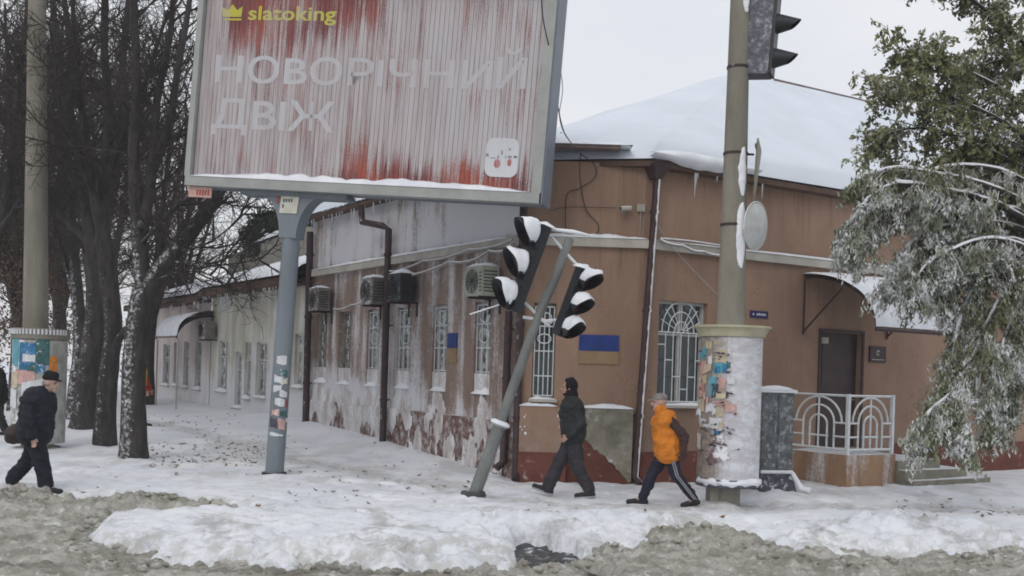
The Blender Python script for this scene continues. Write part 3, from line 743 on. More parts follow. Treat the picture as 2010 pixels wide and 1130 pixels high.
# railing with arched panels
rail = thing('porch_railing', RIGHT.w(T_P0, -Q_P + .06, Z_P), 'white welded porch railing with nested arches, crusted in snow', 'railing')
def rail_panel(P0, P1, z0, z1, side):
    P0, P1 = Vector(P0), Vector(P1); L = (P1 - P0).length; d = (P1 - P0) / L
    def q(s, z): return P0 + d * s + Vector((0, 0, z0 + z))
    H = z1 - z0; r = .024; zm = H * .52; za = H * .28; zb = H * .06
    for nm, z in (('rail', H), ('rail', zb)):
        mb = MB(); mb.tube([q(0, z), q(L, z)], r, 6); mb.build('rail', M['white_metal'], rail)
    for a, b_ in ((0, L * .24), (L * .76, L)):
        for z in (zm, za):
            mb = MB(); mb.tube([q(a, z), q(b_, z)], r * .8, 6); mb.build('rail', M['white_metal'], rail)
    mb = MB(); mb.tube([q(L * .33, za), q(L * .67, za)], r * .8, 6); mb.build('rail', M['white_metal'], rail)
    mid = L / 2
    for R, base in ((L * .40, zm), (L * .27, zm), (L * .15, zm * .92)):
        R2 = (H - zm - .03) * (R / (L * .40))
        mb = MB(); mb.tube([q(mid + R * math.cos(t), base + R2 * math.sin(t)) for t in np.linspace(0, math.pi, 13)], r * .8, 6); mb.build('arch', M['white_metal'], rail)
    for s in (mid - L * .27, mid - L * .15, mid, mid + L * .15, mid + L * .27):
        zt_ = H if abs(s - mid) < .01 else zm
        mb = MB(); mb.tube([q(s, zb), q(s, zt_)], r * .8, 6); mb.build('baluster', M['white_metal'], rail)
ZR = Z_P + 1.06
rw = lambda s, y: tuple(RIGHT.w(s, y, 0))
rail_panel(rw(T_P0 + .05, -.08), rw(T_P0 + .05, -Q_P + .06), Z_P + .03, ZR, 0)
rail_panel(rw(T_P0 + .05, -Q_P + .06), rw(T_P1 - .05, -Q_P + .06), Z_P + .03, ZR, 1)
for s, y in ((T_P0 + .05, -Q_P + .06), (T_P1 - .05, -Q_P + .06), (T_P0 + .05, -.09)):
    mb = MB(RIGHT.T); mb.box(s - .03, s + .03, y - .03, y + .03, Z_P - .02, ZR + .03); mb.build('post', M['white_metal'], rail)
# canopy over the door: quarter barrel with snow
can = thing('door_canopy', RIGHT.w(5.0, -.8, 3.0), 'curved metal canopy over the entrance door with snow on its back', 'canopy')
C0, C1, CQ, CZ0, CZ1 = 3.90, 6.35, 1.72, 3.86, 2.84
def cprof(v, e=0.0):
    a = v * math.pi / 2
    return (-.02 - (CQ) * math.sin(a) ** 1.0 * (1) , CZ1 + (CZ0 - CZ1) * math.cos(a) + e)
mb = MB(RIGHT.T); mb.grid(lambda u, v: (C0 + (C1 - C0) * u, cprof(v)[0], cprof(v)[1]), 10, 14); mb.grid(lambda u, v: (C0 + (C1 - C0) * u, cprof(v)[0], cprof(v)[1] - .02), 10, 14)
mb.build('canopy_sheet', M['roof_metal'], can)
mb = MB(RIGHT.T); mb.grid(lambda u, v: (C0 - .02 + (C1 - C0 + .04) * u, cprof(v)[0] - .02 * v, cprof(v)[1] + .012 + (.07 + .07 * float(fbm(u * 6, v * 5, 3, 3))) * min(1, 6 * (1 - v) + .2) * min(1, 12 * u + .3)), 24, 18); mb.build('snow_layer', M['snow'], can)
for s in (C0 + .02, C1 - .02):
    mb = MB(RIGHT.T); mb.tube([(s, cprof(v)[0], cprof(v)[1] - .035) for v in np.linspace(0, 1, 12)], .02, 6); mb.build('rib', M['pipe'], can)
    mb = MB(RIGHT.T); mb.tube([(s, -.03, CZ0), (s, -.03, CZ1 - .1)], .02, 6); mb.build('wall_bar', M['pipe'], can)
    mb = MB(RIGHT.T); mb.tube([(s, -.03, CZ1 - .05), (s, -.95, CZ1 + .75)], .018, 6); mb.build('brace', M['pipe'], can)
mb = MB(RIGHT.T); mb.tube([(C0, -CQ - .02, CZ1 - .04), (C1, -CQ - .02, CZ1 - .04)], .025, 6); mb.build('front_bar', M['pipe'], can)
# signs and plates on the walls
M['blue'] = mat('blue', (.012, .035, .18), .5, .15, 5, .05, .002)
M['yellow_faded'] = mat('yellow_faded', (.265, .185, .105), .8, .12, 4, .2, .003)
M['plate_blue'] = mat('plate_blue', (.02, .022, .10), .5, .1, 6, 0)
M['plate_white'] = mat('plate_white', (.55, .56, .60), .5, .1, 6, 0)
a0, z1 = MID.px(1137, 656); a1, z0 = MID.px(1214, 690); zy = MID.px(1170, 714)[1]
sg = thing('wall_flag_plate', MID.w((a0 + a1) / 2, -.01, zy), 'rectangular plate, blue above and faded yellow below, on the cut corner wall', 'sign')
mb = MB(MID.T); mb.box(a0, a1, -.03, -.003, z0, z1); mb.build('blue_half', M['blue'], sg)
mb = MB(MID.T); mb.box(a0, a1, -.026, -.003, zy, z0 - .002); mb.build('yellow_half', M['yellow_faded'], sg)
a0, z1 = LEFT.px(881, 654); a1, z0 = LEFT.px(898, 683)
sg = thing('small_flag_plate', LEFT.w((a0 + a1) / 2, -.01, z0), 'small blue plate with faded yellow strip on the frosted left front', 'sign')
mb = MB(LEFT.T); mb.box(a0, a1, -.03, -.003, z0, z1); mb.build('blue_half', M['blue'], sg)
mb = MB(LEFT.T); mb.box(a0, a1, -.024, -.003, z0 - .28, z0 - .002); mb.build('yellow_half', M['yellow_faded'], sg)
a0, z1 = RIGHT.px(1472, 609); a1, z0 = RIGHT.px(1506, 625)
sg = thing('street_name_plate', RIGHT.w((a0 + a1) / 2, -.01, z0), 'narrow dark blue street name plate right of the concrete pole', 'sign')
mb = MB(RIGHT.T); mb.box(a0, a1, -.02, -.003, z0, z1); mb.build('plate', M['plate_blue'], sg)
mb = MB(RIGHT.T); w_ = a1 - a0; zc = (z0 + z1) / 2
for k in range(7):
    if k == 1: continue
    s = a0 + w_ * (.12 + .11 * k); mb.box(s, s + w_ * .075, -.0235, -.0205, zc - .02, zc + (.025 if k % 2 else .018))
mb.build('lettering', M['plate_white'], sg)
a0, z1 = RIGHT.px(1706, 679); a1, z0 = RIGHT.px(1736, 712)
sg = thing('institution_plaque', RIGHT.w((a0 + a1) / 2, -.01, z0), 'dark square plaque with a pale emblem beside the door', 'plaque')
mb = MB(RIGHT.T); mb.box(a0, a1, -.035, -.003, z0, z1); mb.build('plate', M['door'], sg)
mb = MB(RIGHT.T); ce = (a0 + a1) / 2; zc = z0 + (z1 - z0) * .6
for t in np.linspace(.3, 5.3, 9)[:-1]:
    q = .055; t2 = t + .62
    mb.add([(ce + q * math.cos(t), -.0375, zc + q * math.sin(t)), (ce + q * math.cos(t2), -.0375, zc + q * math.sin(t2)), (ce + q * .55 * math.cos(t2), -.0375, zc + q * .55 * math.sin(t2)), (ce + q * .55 * math.cos(t), -.0375, zc + q * .55 * math.sin(t))], [(0, 1, 2, 3)])
mb.box(a0 + .05, a1 - .05, -.0375, -.0355, z0 + .05, z0 + .065)
mb.build('emblem', M['trim'], sg)
# security camera and junction box on the corner
a0, zc = MID.px(1228, 410)
sg = thing('wall_camera', MID.w(a0, -.1, zc), 'small pale wall camera below the eaves left of the brown downpipe', 'camera')
mb = MB(MID.T); mb.tube([(a0, -.02, zc + .02), (a0 + .01, -.12, zc)], .02, 6); mb.build('bracket', M['trim'], sg)
mb = MB(MID.T); mb.tube([(a0 + .08, -.10, zc), (a0 - .1, -.17, zc - .02)], .042, 10); mb.build('camera_body', M['trim'], sg)
mb = MB(MID.T); mb.tube([(a0 - .1, -.17, zc - .02), (a0 - .108, -.173, zc - .021)], .025, 8); mb.build('camera_lens', M['black_plastic'], sg)
a0, zc = MID.px(1258, 409)
sg = thing('junction_box', MID.w(a0, -.1, zc), 'small square junction box on the wall beside the camera', 'box')
mb = MB(MID.T); mb.box(a0 - .07, a0 + .06, -.07, -.003, zc - .06, zc + .06); bx_ = mb.build('box_body', M['trim'], sg)
mb = MB(MID.T); mb.box(a0 - .055, a0 + .045, -.078, -.071, zc - .045, zc + .045); mb.build('lid', M['concrete'], sg)
mb = MB(MID.T); mb.tube([(a0, -.04, zc - .06), (a0 - .01, -.03, ZS + .1)], .01, 5); mb.build('lead', M['cable_frost'], sg)
# air conditioners
def aircon(x0, x1, yt, yb, out, m, label, snow=True):
    xm = (x0 + x1) / 2; s, z1 = LEFT.px(xm, yt, -out / 2); _, z0 = LEFT.px(xm, yb, -out / 2)
    h = z1 - z0; w_ = .60 if h > .5 else .54
    t = thing('air_conditioner', LEFT.w(s, -out / 2, z0), label, 'air conditioner', 'outdoor units on the left front')
    s0, s1 = s - w_ / 2, s + w_ / 2
    mb = MB(LEFT.T); mb.box(s0, s1, -out, -.12, z0, z1); body = mb.build('casing', M[m], t)
    mb = MB(LEFT.T); c = (s0 + w_ * .40, z0 + h * .5); R = h * .40
    for q in (1, .8, .6, .4, .2):
        mb.tube([(c[0] + R * q * math.cos(a), -out - .012, c[1] + R * q * math.sin(a)) for a in np.linspace(0, 2 * math.pi, 19)], .006, 4, False)
    for a in np.linspace(0, math.pi, 5)[:-1]:
        mb.tube([(c[0] - R * math.cos(a), -out - .01, c[1] - R * math.sin(a)), (c[0] + R * math.cos(a), -out - .01, c[1] + R * math.sin(a))], .006, 4)
    mb.build('fan_grille', M['black_plastic'], t)
    mb = MB(LEFT.T)
    for k in range(6): mb.box(s0 + w_ * .82, s1 - .02, -out - .008, -out - .001, z0 + h * (.15 + .12 * k), z0 + h * (.15 + .12 * k) + .02)
    for k in range(7): mb.box(s1 + .001, s1 + .006, -out + .03, -.16, z0 + h * (.14 + .11 * k), z0 + h * (.14 + .11 * k) + .02)
    mb.build('vent_slots', M['black_plastic'], t)
    for ss in (s0 + .12, s1 - .12):
        mb = MB(LEFT.T); mb.box(ss - .02, ss + .02, -out, -.003, z0 - .04, z0 - .002); mb.box(ss - .02, ss + .02, -.03, -.003, z0 - .3, z0 - .042); mb.build('bracket', M['pipe'], t)
    if snow:
        mb = MB(LEFT.T); mb.heap(s0, s1, -out, -.1, z1 + .001, .10, 10, 5, int(x0)); mb.build('snow_cap', M['snow'], t)
    return t
aircon(612, 652, 566, 610, .42, 'ac_grey', 'snow crusted air conditioner nearest the far dark downpipe')
aircon(720, 757, 546, 598, .44, 'ac_grey', 'grey ribbed air conditioner just left of the middle downpipe')
aircon(766, 822, 538, 592, .46, 'ac_dark', 'black frosted air conditioner just right of the middle downpipe')
aircon(930, 976, 524, 582, .46, 'ac_pale', 'clean pale green air conditioner behind the leaning traffic light')
# cables slung along the left front
def cable(name, pts, r, m, label, seg=8, sag=0.0, n=5, cat='cable', group=None):
    P = [Vector(p) for p in pts]; out = []
    for i in range(len(P) - 1):
        a = P[max(i - 1, 0)]; b_ = P[i]; c = P[i + 1]; d = P[min(i + 2, len(P) - 1)]
        for k in range(seg):
            t = k / seg
            q = .5 * ((2 * b_) + (c - a) * t + (2 * a - 5 * b_ + 4 * c - d) * t * t + (3 * b_ - a - 3 * c + d) * t ** 3)
            q.z -= sag * 4 * t * (1 - t); out.append(q)
    out.append(P[-1])
    mb = MB(); mb.tube(out, r, n, True)
    return tag(mb.build(name, m), label, cat, group)
lw = lambda x, y, o=-.18: LEFT.w(LEFT.px(x, y, o)[0], o, LEFT.px(x, y, o)[1])
cable('wall_cable', [lw(765, 532), lw(830, 512), lw(920, 490), lw(1005, 470)], .022, M['cable_frost'], 'upper frosted cable slung below the string course of left front', sag=.05)
cable('wall_cable', [lw(770, 540), lw(880, 514, -.22), lw(960, 492, -.22), lw(1008, 474)], .026, M['cable_frost'], 'lower frosted cable bundle sagging below the string course', sag=.09)
cable('wall_cable', [lw(655, 606), lw(690, 598), lw(722, 585)], .02, M['cable_frost'], 'short snowy cable between the two grey air conditioners', sag=.04)
mw = lambda x, y, o=-.05: MID.w(MID.px(x, y, o)[0], o, MID.px(x, y, o)[1])
cable('wall_wire', [mw(1125, 285, -.4), mw(1138, 300, -.42), mw(1168, 325, -.1), mw(1166, 350), mw(1136, 370), mw(1112, 385), mw(1110, 465)], .008, M['cable'], 'thin wire looping from the eaves down the cut corner wall', cat='wire')
cable('wall_wire', [mw(1140, 300, -.3), mw(1138, 345), mw(1150, 410), mw(1174, 440), mw(1170, 462), mw(1155, 480)], .008, M['cable'], 'second thin wire trailing down right to the string course', cat='wire')
cable('wall_wire', [mw(1085, 412), mw(1115, 406), mw(1210, 408)], .006, M['cable'], 'level thin wire running to the wall camera', cat='wire')
rwf = lambda x, y, o=-.14: RIGHT.w(RIGHT.px(x, y, o)[0], o, RIGHT.px(x, y, o)[1])
cable('wall_cable', [rwf(1296, 470), rwf(1340, 482, -.3), rwf(1380, 494, -.34), rwf(1425, 500, -.2)], .03, M['cable_frost'], 'snow covered cable hanging below the string course by the pole', sag=.03)
cable('wall_cable', [rwf(1296, 468), rwf(1360, 474, -.2), rwf(1425, 484, -.2)], .022, M['cable_frost'], 'snow covered cable lying along the string course by the pole')
cable('wall_wire', [rwf(1293, 445), rwf(1320, 485), rwf(1360, 530), rwf(1410, 580)], .008, M['cable_frost'], 'thin pale wire slanting down from the downpipe to the pole', cat='wire')
# ------------------------------------------------------------------ lower houses further along the side street
def row_house(name, label, s0, s1, ez2, wmat, wins, loc_s, roofrise=1.6):
    t = thing(name, LEFT.w(loc_s, 1.0, .2), label, 'house')
    hs = []
    for x0, x1, yt, yb in wins:
        h = hole(LEFT, x0, x1, yt, yb); hs.append(h)
    mb = MB(LEFT.T); wall_mesh(mb, s0, s1, -.5, ez2, hs, .18); w = mb.build('wall', wmat, t)
    mb = MB(LEFT.T); mb.box(s0, s1, 8, 8.2, -.5, ez2); mb.box(s0, s0 + .05, .01, 8, -.5, ez2); mb.build('wall', wmat, t)
    for k, h in enumerate(hs): window(t, LEFT, h, None, 'glass_frosted', 'frame_white', True, .12, True, .13, k + 30)
    dpt = 4.0
    mb = MB(LEFT.T); mb.add([(s0, -.45, ez2), (s1, -.45, ez2), (s1, dpt, ez2 + roofrise), (s0, dpt, ez2 + roofrise), (s1, 8.3, ez2), (s0, 8.3, ez2)], [(0, 1, 2, 3), (3, 2, 4, 5)]); rf = mb.build('roof', M['roof_metal'], t)
    mb = MB(LEFT.T); mb.box(s0, s1, -.46, -.40, ez2 - .22, ez2 - .002); mb.box(s0, s1, -.395, -.003, ez2 - .22, ez2 - .18); mb.build('eaves_board', M['fascia'], rf)
    mb = MB(); A = LEFT.w(s0, -.5, ez2 + .02); B_ = LEFT.w(s1, -.5, ez2 + .02); C = LEFT.w(s1, dpt, ez2 + roofrise + .02); D = LEFT.w(s0, dpt, ez2 + roofrise + .02)
    snow_plane(mb, A, B_, C, D, .16, 40, 12, int(-s0)); mb.build('snow_layer', M['snow'], rf)
    r_ = random.Random(int(-s0 * 7)); mb = MB()
    for k in range(26):
        p = LEFT.w(r_.uniform(s0, s1), -.43, ez2 - .22); L = r_.uniform(.06, .4)
        mb.tube([p, p + Vector((0, 0, -L))], [.018, .002], 5, False)
    stuff(mb.build('icicles', M['ice'], rf))
    return t
s_a = -LEN_L - .06; s_b = LEFT.px(413, 720)[0]; s_c = LEFT.px(262, 720)[0]
cream = row_house('cream_house', 'low cream plastered house with icicles, next to the brown corner house', s_b, s_a, 4.08, M['cream_frost'],
    [(428, 446, 668, 768), (461, 474, 690, 800), (480, 493, 672, 782), (502, 523, 672, 780), (578, 594, 655, 760)], s_b / 2 + s_a / 2, 1.5)
pink = row_house('pink_house', 'pale pink house with a snowy arched awning, furthest down the street', s_c, s_b - .05, 3.95, M['pink_frost'],
    [(320, 333, 675, 756), (341, 351, 672, 757), (360, 371, 670, 760), (383, 395, 668, 764)], s_c / 2 + s_b / 2, 1.4)
# grey firewall with snow coping rising behind the cream roof
mb = MB(); q0 = LEFT.w(LEFT.px(600, 440, 4.3)[0] - .1, 4.3, 0)
fw_ = thing('fire_wall', LEFT.w(-13, 5, 0), 'grey gable wall with snow coping above the cream house roof', 'wall')
sF0, zF0 = LEFT.px(448, 502, 4.25); sF1, zF1 = LEFT.px(600, 444, 4.25)
mb = MB(LEFT.T); mb.poly([(sF0, 3.8), (sF1, 3.8), (sF1, zF1), (sF0, zF0)], 4.25, 4.6); mb.build('wall', M['concrete'], fw_)
mb = MB(); A = LEFT.w(sF0, 4.15, zF0); B_ = LEFT.w(sF1, 4.15, zF1); C = LEFT.w(sF1, 4.7, zF1); D = LEFT.w(sF0, 4.7, zF0); snow_plane(mb, A, B_, C, D, .22, 30, 4, 8); mb.build('snow_cap', M['snow'], fw_)
# awning on the pink house
aw = thing('street_awning', LEFT.w(LEFT.px(360, 640, -.6)[0], -.6, 2.6), 'arched awning with thick snow on the pink house', 'awning')
sa, za = LEFT.px(402, 628, -.1); 
A0, A1 = LEFT.px(372, 640, -.6)[0], LEFT.px(352, 640, -.6)[0]
sm_ = (A0 + A1) / 2; hw = 1.35
def awf(u, v, e): 
    a = v * math.pi / 2
    return (sm_ - hw + 2 * hw * u, -.02 - 1.15 * math.sin(a), 2.55 + .75 * math.cos(a) + e)
mb = MB(LEFT.T); mb.grid(lambda u, v: awf(u, v, 0), 8, 8); mb.build('canopy_sheet', M['roof_metal'], aw)
mb = MB(LEFT.T); mb.grid(lambda u, v: awf(u, v, .02 + .13 * min(1, 4 * (1 - v) + .3)), 10, 10); mb.build('snow_layer', M['snow'], aw)
for u in (0.02, .98):
    mb = MB(LEFT.T); mb.tube([awf(u, v, -.03) for v in np.linspace(0, 1, 8)], .025, 5); mb.build('rib', M['pipe'], aw)
    mb = MB(LEFT.T); x_, y_, z_ = awf(u, 1, -.03); mb.tube([(x_, y_ + .05, z_), (x_, y_ + .05, .25)], .03, 6); mb.build('post', M['trim'], aw)
t = thing('air_conditioner', LEFT.w(s_b - .9, -.4, 2.3), 'small far air conditioner where the pink and cream houses meet', 'air conditioner')
sq, zq = LEFT.px(404, 648, -.3)
mb = MB(LEFT.T); mb.box(sq - .45, sq + .35, -.42, -.12, zq - .28, zq + .28); mb.build('casing', M['ac_grey'], t)
mb = MB(LEFT.T); mb.tube([(sq - .1, -.43, zq), (sq - .1, -.445, zq)], .2, 14); mb.build('fan_grille', M['black_plastic'], t)
mb = MB(LEFT.T); mb.box(sq - .4, sq - .34, -.42, -.003, zq - .32, zq - .282); mb.box(sq + .24, sq + .3, -.42, -.003, zq - .32, zq - .282); mb.build('bracket', M['pipe'], t)
# ------------------------------------------------------------------ billboard
def solve_board():
    lo, hi = 12.0, 26.0
    for _ in range(60):
        D = (lo + hi) / 2; a = at(368, 362, D); b_ = at(1060, 398, D - 1.4)
        if (b_ - a).length < 6.1: lo = D
        else: hi = D
    return at(368, 362, D), at(1060, 398, D - 1.4)
BL, BR = solve_board()
bu = (BR - BL).normalized(); bv = (Vector((0, 0, 1)) - bu * bu.z).normalized(); bn = bu.cross(bv)      # bn faces the viewer
TB = Matrix(((bu.x, -bn.x, bv.x, BL.x), (bu.y, -bn.y, bv.y, BL.y), (bu.z, -bn.z, bv.z, BL.z), (0, 0, 0, 1)))
BW, BH, BT = 6.1, 3.42, .52
def bpx(x, y):
    X, Z = ray(x, y); d = Vector((X, 1, Z)); o = Vector((0, 0, EYE))
    k = (BL - o).dot(bn) / d.dot(bn); p = o + d * k - BL
    return p.dot(bu), p.dot(bv)
pole_b = onground(538, 930, zg(-4, 18.1)); pole_b.z = zg(pole_b.x, pole_b.y) - .1
bb = thing('billboard', pole_b, 'large frosted advertising billboard with slatted face on one grey post', 'billboard')
M['board_frame'] = mat('board_frame', (.34, .355, .34), .5, .1, 3, .1, .003, spec=.4, fine=.15)
M['board_side'] = mat('board_side', (.15, .175, .215), .5, .12, 2, .1, .003, spec=.4)
def board_mat(name, kind):
    m, n, l, b = _nodes(name); B = NB(n, l)
    # board coordinates: metres right and up from the lower left corner
    p = B.pos()
    def dot(v, o):
        t = n.new('ShaderNodeVectorMath'); t.operation = 'DOT_PRODUCT'; s = n.new('ShaderNodeVectorMath'); s.operation = 'SUBTRACT'
        l.new(p, s.inputs[0]); s.inputs[1].default_value = o; l.new(s.outputs[0], t.inputs[0]); t.inputs[1].default_value = v; return t.outputs['Value']
    u = dot(bu, BL); v = dot(bv, BL)
    cb = n.new('ShaderNodeCombineXYZ'); l.new(u, cb.inputs[0]); l.new(v, cb.inputs[1]); uv = cb.outputs[0]
    st = B.noise(uv, 1.0, 4, .7, (7, .45, 1)); st2 = B.noise(uv, 1.0, 3, .6, (26, .30, 1)); gr = B.noise(uv, 1.0, 4, .75, (46, 30, 1)); big = B.noise(uv, .8, 2, .5)
    k = B.math('ADD', B.math('MULTIPLY', st, .5), B.math('MULTIPLY', st2, .35)); k = B.math('ADD', k, B.math('MULTIPLY', gr, .25))
    k = B.math('ADD', k, B.math('MULTIPLY', B.math('SUBTRACT', big, .5), .35))
    # frost is thinner along the lower edge (right of the middle) and in the upper left
    thin = B.math('MULTIPLY', B.ramp(v, .95, .15), B.math('MULTIPLY', B.ramp(u, 1.7, 3.3), B.ramp(u, 6.4, 5.2, .6, 1)))
    thin2 = B.math('MULTIPLY', B.ramp(v, 1.9, 2.9), B.math('MULTIPLY', B.ramp(u, .3, .7), B.ramp(u, 4.6, 1.4)))
    k = B.math('SUBTRACT', k, B.math('ADD', B.math('MULTIPLY', thin, .17), B.math('MULTIPLY', thin2, .19)))
    cover = B.ramp(k, .36, .53)
    pr = B.noise(uv, 1.0, 3, .5, (1.1, .9, 1))
    art = B.mix(B.ramp(pr, .35, .65), (.16, .045, .05), (.29, .070, .050))
    art = B.mix(B.math('MULTIPLY', B.ramp(v, .8, .2), B.ramp(pr, .45, .6)), art, (.34, .07, .04))
    frost = B.mix(B.ramp(st, .35, .65), (.38, .335, .345), (.50, .48, .495))
    frost = B.mix(B.math('MULTIPLY', B.ramp(u, 3.0, 5.0), .5), frost, (.50, .50, .53))
    if kind == 'art':
        c = B.mix(B.math('MULTIPLY', cover, .93), art, frost)
    elif kind == 'white':
        c = B.mix(B.math('MULTIPLY', B.ramp(k, .38, .62), .55), (.52, .53, .57), frost)
        c = B.mix(B.math('MULTIPLY', B.ramp(u, 2.4, 4.2), .62), c, frost)
    elif kind == 'yellow':
        c = B.mix(B.math('MULTIPLY', B.ramp(k, .25, .55), .5), (.50, .46, .03), frost)
    elif kind == 'panel':
        c = B.mix(B.math('MULTIPLY', B.ramp(k, .38, .7), .5), (.62, .64, .68), frost)
    elif kind == 'red':
        c = B.mix(B.math('MULTIPLY', cover, .4), (.42, .05, .05), frost)
    else:
        c = B.mix(B.math('MULTIPLY', cover, .5), (.06, .05, .06), frost)
    l.new(c, b.inputs['Base Color']); b.inputs['Roughness'].default_value = .65
    B.bump(gr, .3, .008, b)
    return m
for k in ('art', 'white', 'yellow', 'panel', 'red', 'dark'): M['board_' + k] = board_mat('board_' + k, k)
FW = .17
mb = MB(TB); mb.box(0, BW, .10, BT, 0, BH); body = mb.build('board_body', M['board_side'], bb)
for nm, x0, x1, z0, z1 in (('frame_rail', 0, BW, -.02, FW * .8), ('frame_rail', 0, BW, BH - FW, BH + .02)):
    mb = MB(TB); mb.box(x0, x1, -.10, .098, z0, z1); mb.build(nm, M['board_frame'], bb)
for x0, x1 in ((-.02, FW * .45), (BW - FW * .8, BW + .02)):
    mb = MB(TB); mb.box(x0, x1, -.096, .098, FW * .8 + .002, BH - FW - .002); mb.build('frame_stile', M['board_frame'], bb)
mb = MB(TB); mb.box(BW + .022, BW + .05, -.08, BT, -.02, BH); mb.build('side_panel', M['board_side'], bb)
mb = MB(TB); mb.heap(.08, BW - .15, -.115, .05, FW * .8 + .002, .13, 80, 4, 3); mb.build('snow_cap', M['snow'], bb)
# vertical turning slats, one by one, sharing one mesh
u0, u1 = FW * .45 + .01, BW - FW * .8 - .01; NS = 74; sw = (u1 - u0) / NS
z0, z1 = FW * .8, BH - FW
mbs = MB(); g = .0035
prof = [(0 + g, .0), (sw - g, .0), (sw - g * .4, .02), (sw / 2, sw * .8), (g * .4, .02)]
nP = len(prof)
vv = [(bu * p[0] - bn * p[1]) for p in prof]
vs_ = [v_ + bv * z0 for v_ in vv] + [v_ + bv * z1 for v_ in vv]
fs_ = [(i, (i + 1) % nP, nP + (i + 1) % nP, nP + i) for i in range(nP)] + [tuple(reversed(range(nP))), tuple(range(nP, 2 * nP))]
me = bpy.data.meshes.new('slat'); me.from_pydata([tuple(v_) for v_ in vs_], [], fs_); me.update(); me.materials.append(M['board_art'])
rs_ = random.Random(2)
for k in range(NS):
    o = bpy.data.objects.new('slat', me); COL.objects.link(o); o.parent = bb
    o.location = BL + bu * (u0 + sw * k) - bn * (.003 + rs_.uniform(-.001, .001)) - bb.location
# printed letters
def board_text(txt, x0, x1, ytop, ybot, m, off=.0, gap=.001, name='lettering', spacing=1.0):
    """letters fitted between photo columns x0..x1 (cap height between ytop and ybot, measured at the left end)"""
    cu = bpy.data.curves.new('t', 'FONT'); cu.body = txt; cu.size = 1; cu.offset = off; cu.space_character = spacing; cu.resolution_u = 4
    ob = bpy.data.objects.new('t', cu); COL.objects.link(ob)
    dg = bpy.context.evaluated_depsgraph_get(); dg.update()
    me = bpy.data.meshes.new_from_object(ob.evaluated_get(dg)); COL.objects.unlink(ob); bpy.data.objects.remove(ob)
    co = np.zeros(len(me.vertices) * 3); me.vertices.foreach_get('co', co); co = co.reshape(-1, 3)
    mn, mx = co.min(0), co.max(0)
    ua, va = bpx(x0, ytop); ub, vb = bpx(x0, ybot); uc, _ = bpx(x1, (ytop + ybot) / 2)
    sx = (uc - ua) / (mx[0] - mn[0]); sy = (va - vb) / .735
    P = np.array([bu, bv]); out = np.array(BL)[None] + ((co[:, 0] - mn[0]) * sx + ua)[:, None] * np.array(bu)[None] + (co[:, 1] * sy + vb)[:, None] * np.array(bv)[None] + np.array(bn)[None] * (gap)
    out -= np.array(bb.location)[None]
    me.vertices.foreach_set('co', out.ravel()); me.update(); me.materials.clear()
    o = link_mesh(name, me, bb, M[m]); return o
board_text('НОBОРlЧНИ', 425, 968, 108, 160, 'board_white', .012)
# last letter, with its breve, on its own so that it can sit beside the others
board_text('Й', 978, 1034, 112, 172, 'board_white', .012)
board_text('ДBlЖ', 419, 658, 192, 250, 'board_white', .012)
board_text('slatoking', 489, 661, 10, 38, 'board_yellow', .02)
def flat(pts, m, name, gap):
    off = np.array(bb.location)
    v_ = [tuple(np.array(BL + bu * a + bv * b_ + bn * gap) - off) for a, b_ in pts]
    me = bpy.data.meshes.new(name); me.from_pydata(v_, [], [tuple(range(len(v_)))]); me.update()
    return link_mesh(name, me, bb, M[m])
c_ = lambda *xy: [bpx(x, y) for x, y in xy]
flat(c_((438, 33), (474, 33), (477, 12), (466, 20), (457, 8), (448, 20), (436, 13)), 'board_yellow', 'crown_mark', .006)
flat(c_((438, 40), (474, 40), (474, 36), (438, 36)), 'board_yellow', 'crown_mark', .006)
# white rounded panel at the lower right
pc = []
(xa, ya), (xb, yb_) = bpx(950, 346), bpx(1021, 272)
R_ = .13
for cxx, czz, a0 in ((xb - R_, ya + R_, -90), (xb - R_, yb_ - R_, 0), (xa + R_, yb_ - R_, 90), (xa + R_, ya + R_, 180)):
    for k in range(7): a = math.radians(a0 + 15 * k); pc.append((cxx + R_ * math.cos(a), czz + R_ * math.sin(a)))
flat(pc, 'board_panel', 'white_panel', .008)
def disc(x, y, rx, ry, m, gap): 
    a, b_ = bpx(x, y); flat([(a + rx * math.cos(t), b_ + ry * math.sin(t)) for t in np.linspace(0, 2 * math.pi, 16)[:-1]], m, 'print_mark', gap)
disc(976, 321, .055, .07, 'board_red', .011); disc(1000, 319, .035, .06, 'board_red', .011)
for x, y, w_, h_ in ((957, 304, .05, .05), (968, 310, .10, .014), (978, 308, .03, .05), (986, 299, .03, .07), (993, 308, .02, .04), (1001, 308, .07, .035), (1012, 308, .06, .035), (1001, 293, .035, .035)):
    a, b_ = bpx(x, y); flat([(a - w_ / 2, b_ - h_ / 2), (a + w_ / 2, b_ - h_ / 2), (a + w_ / 2 * .7, b_ + h_ / 2), (a - w_ / 2 * .8, b_ + h_ / 2)], 'board_dark', 'print_mark', .011)
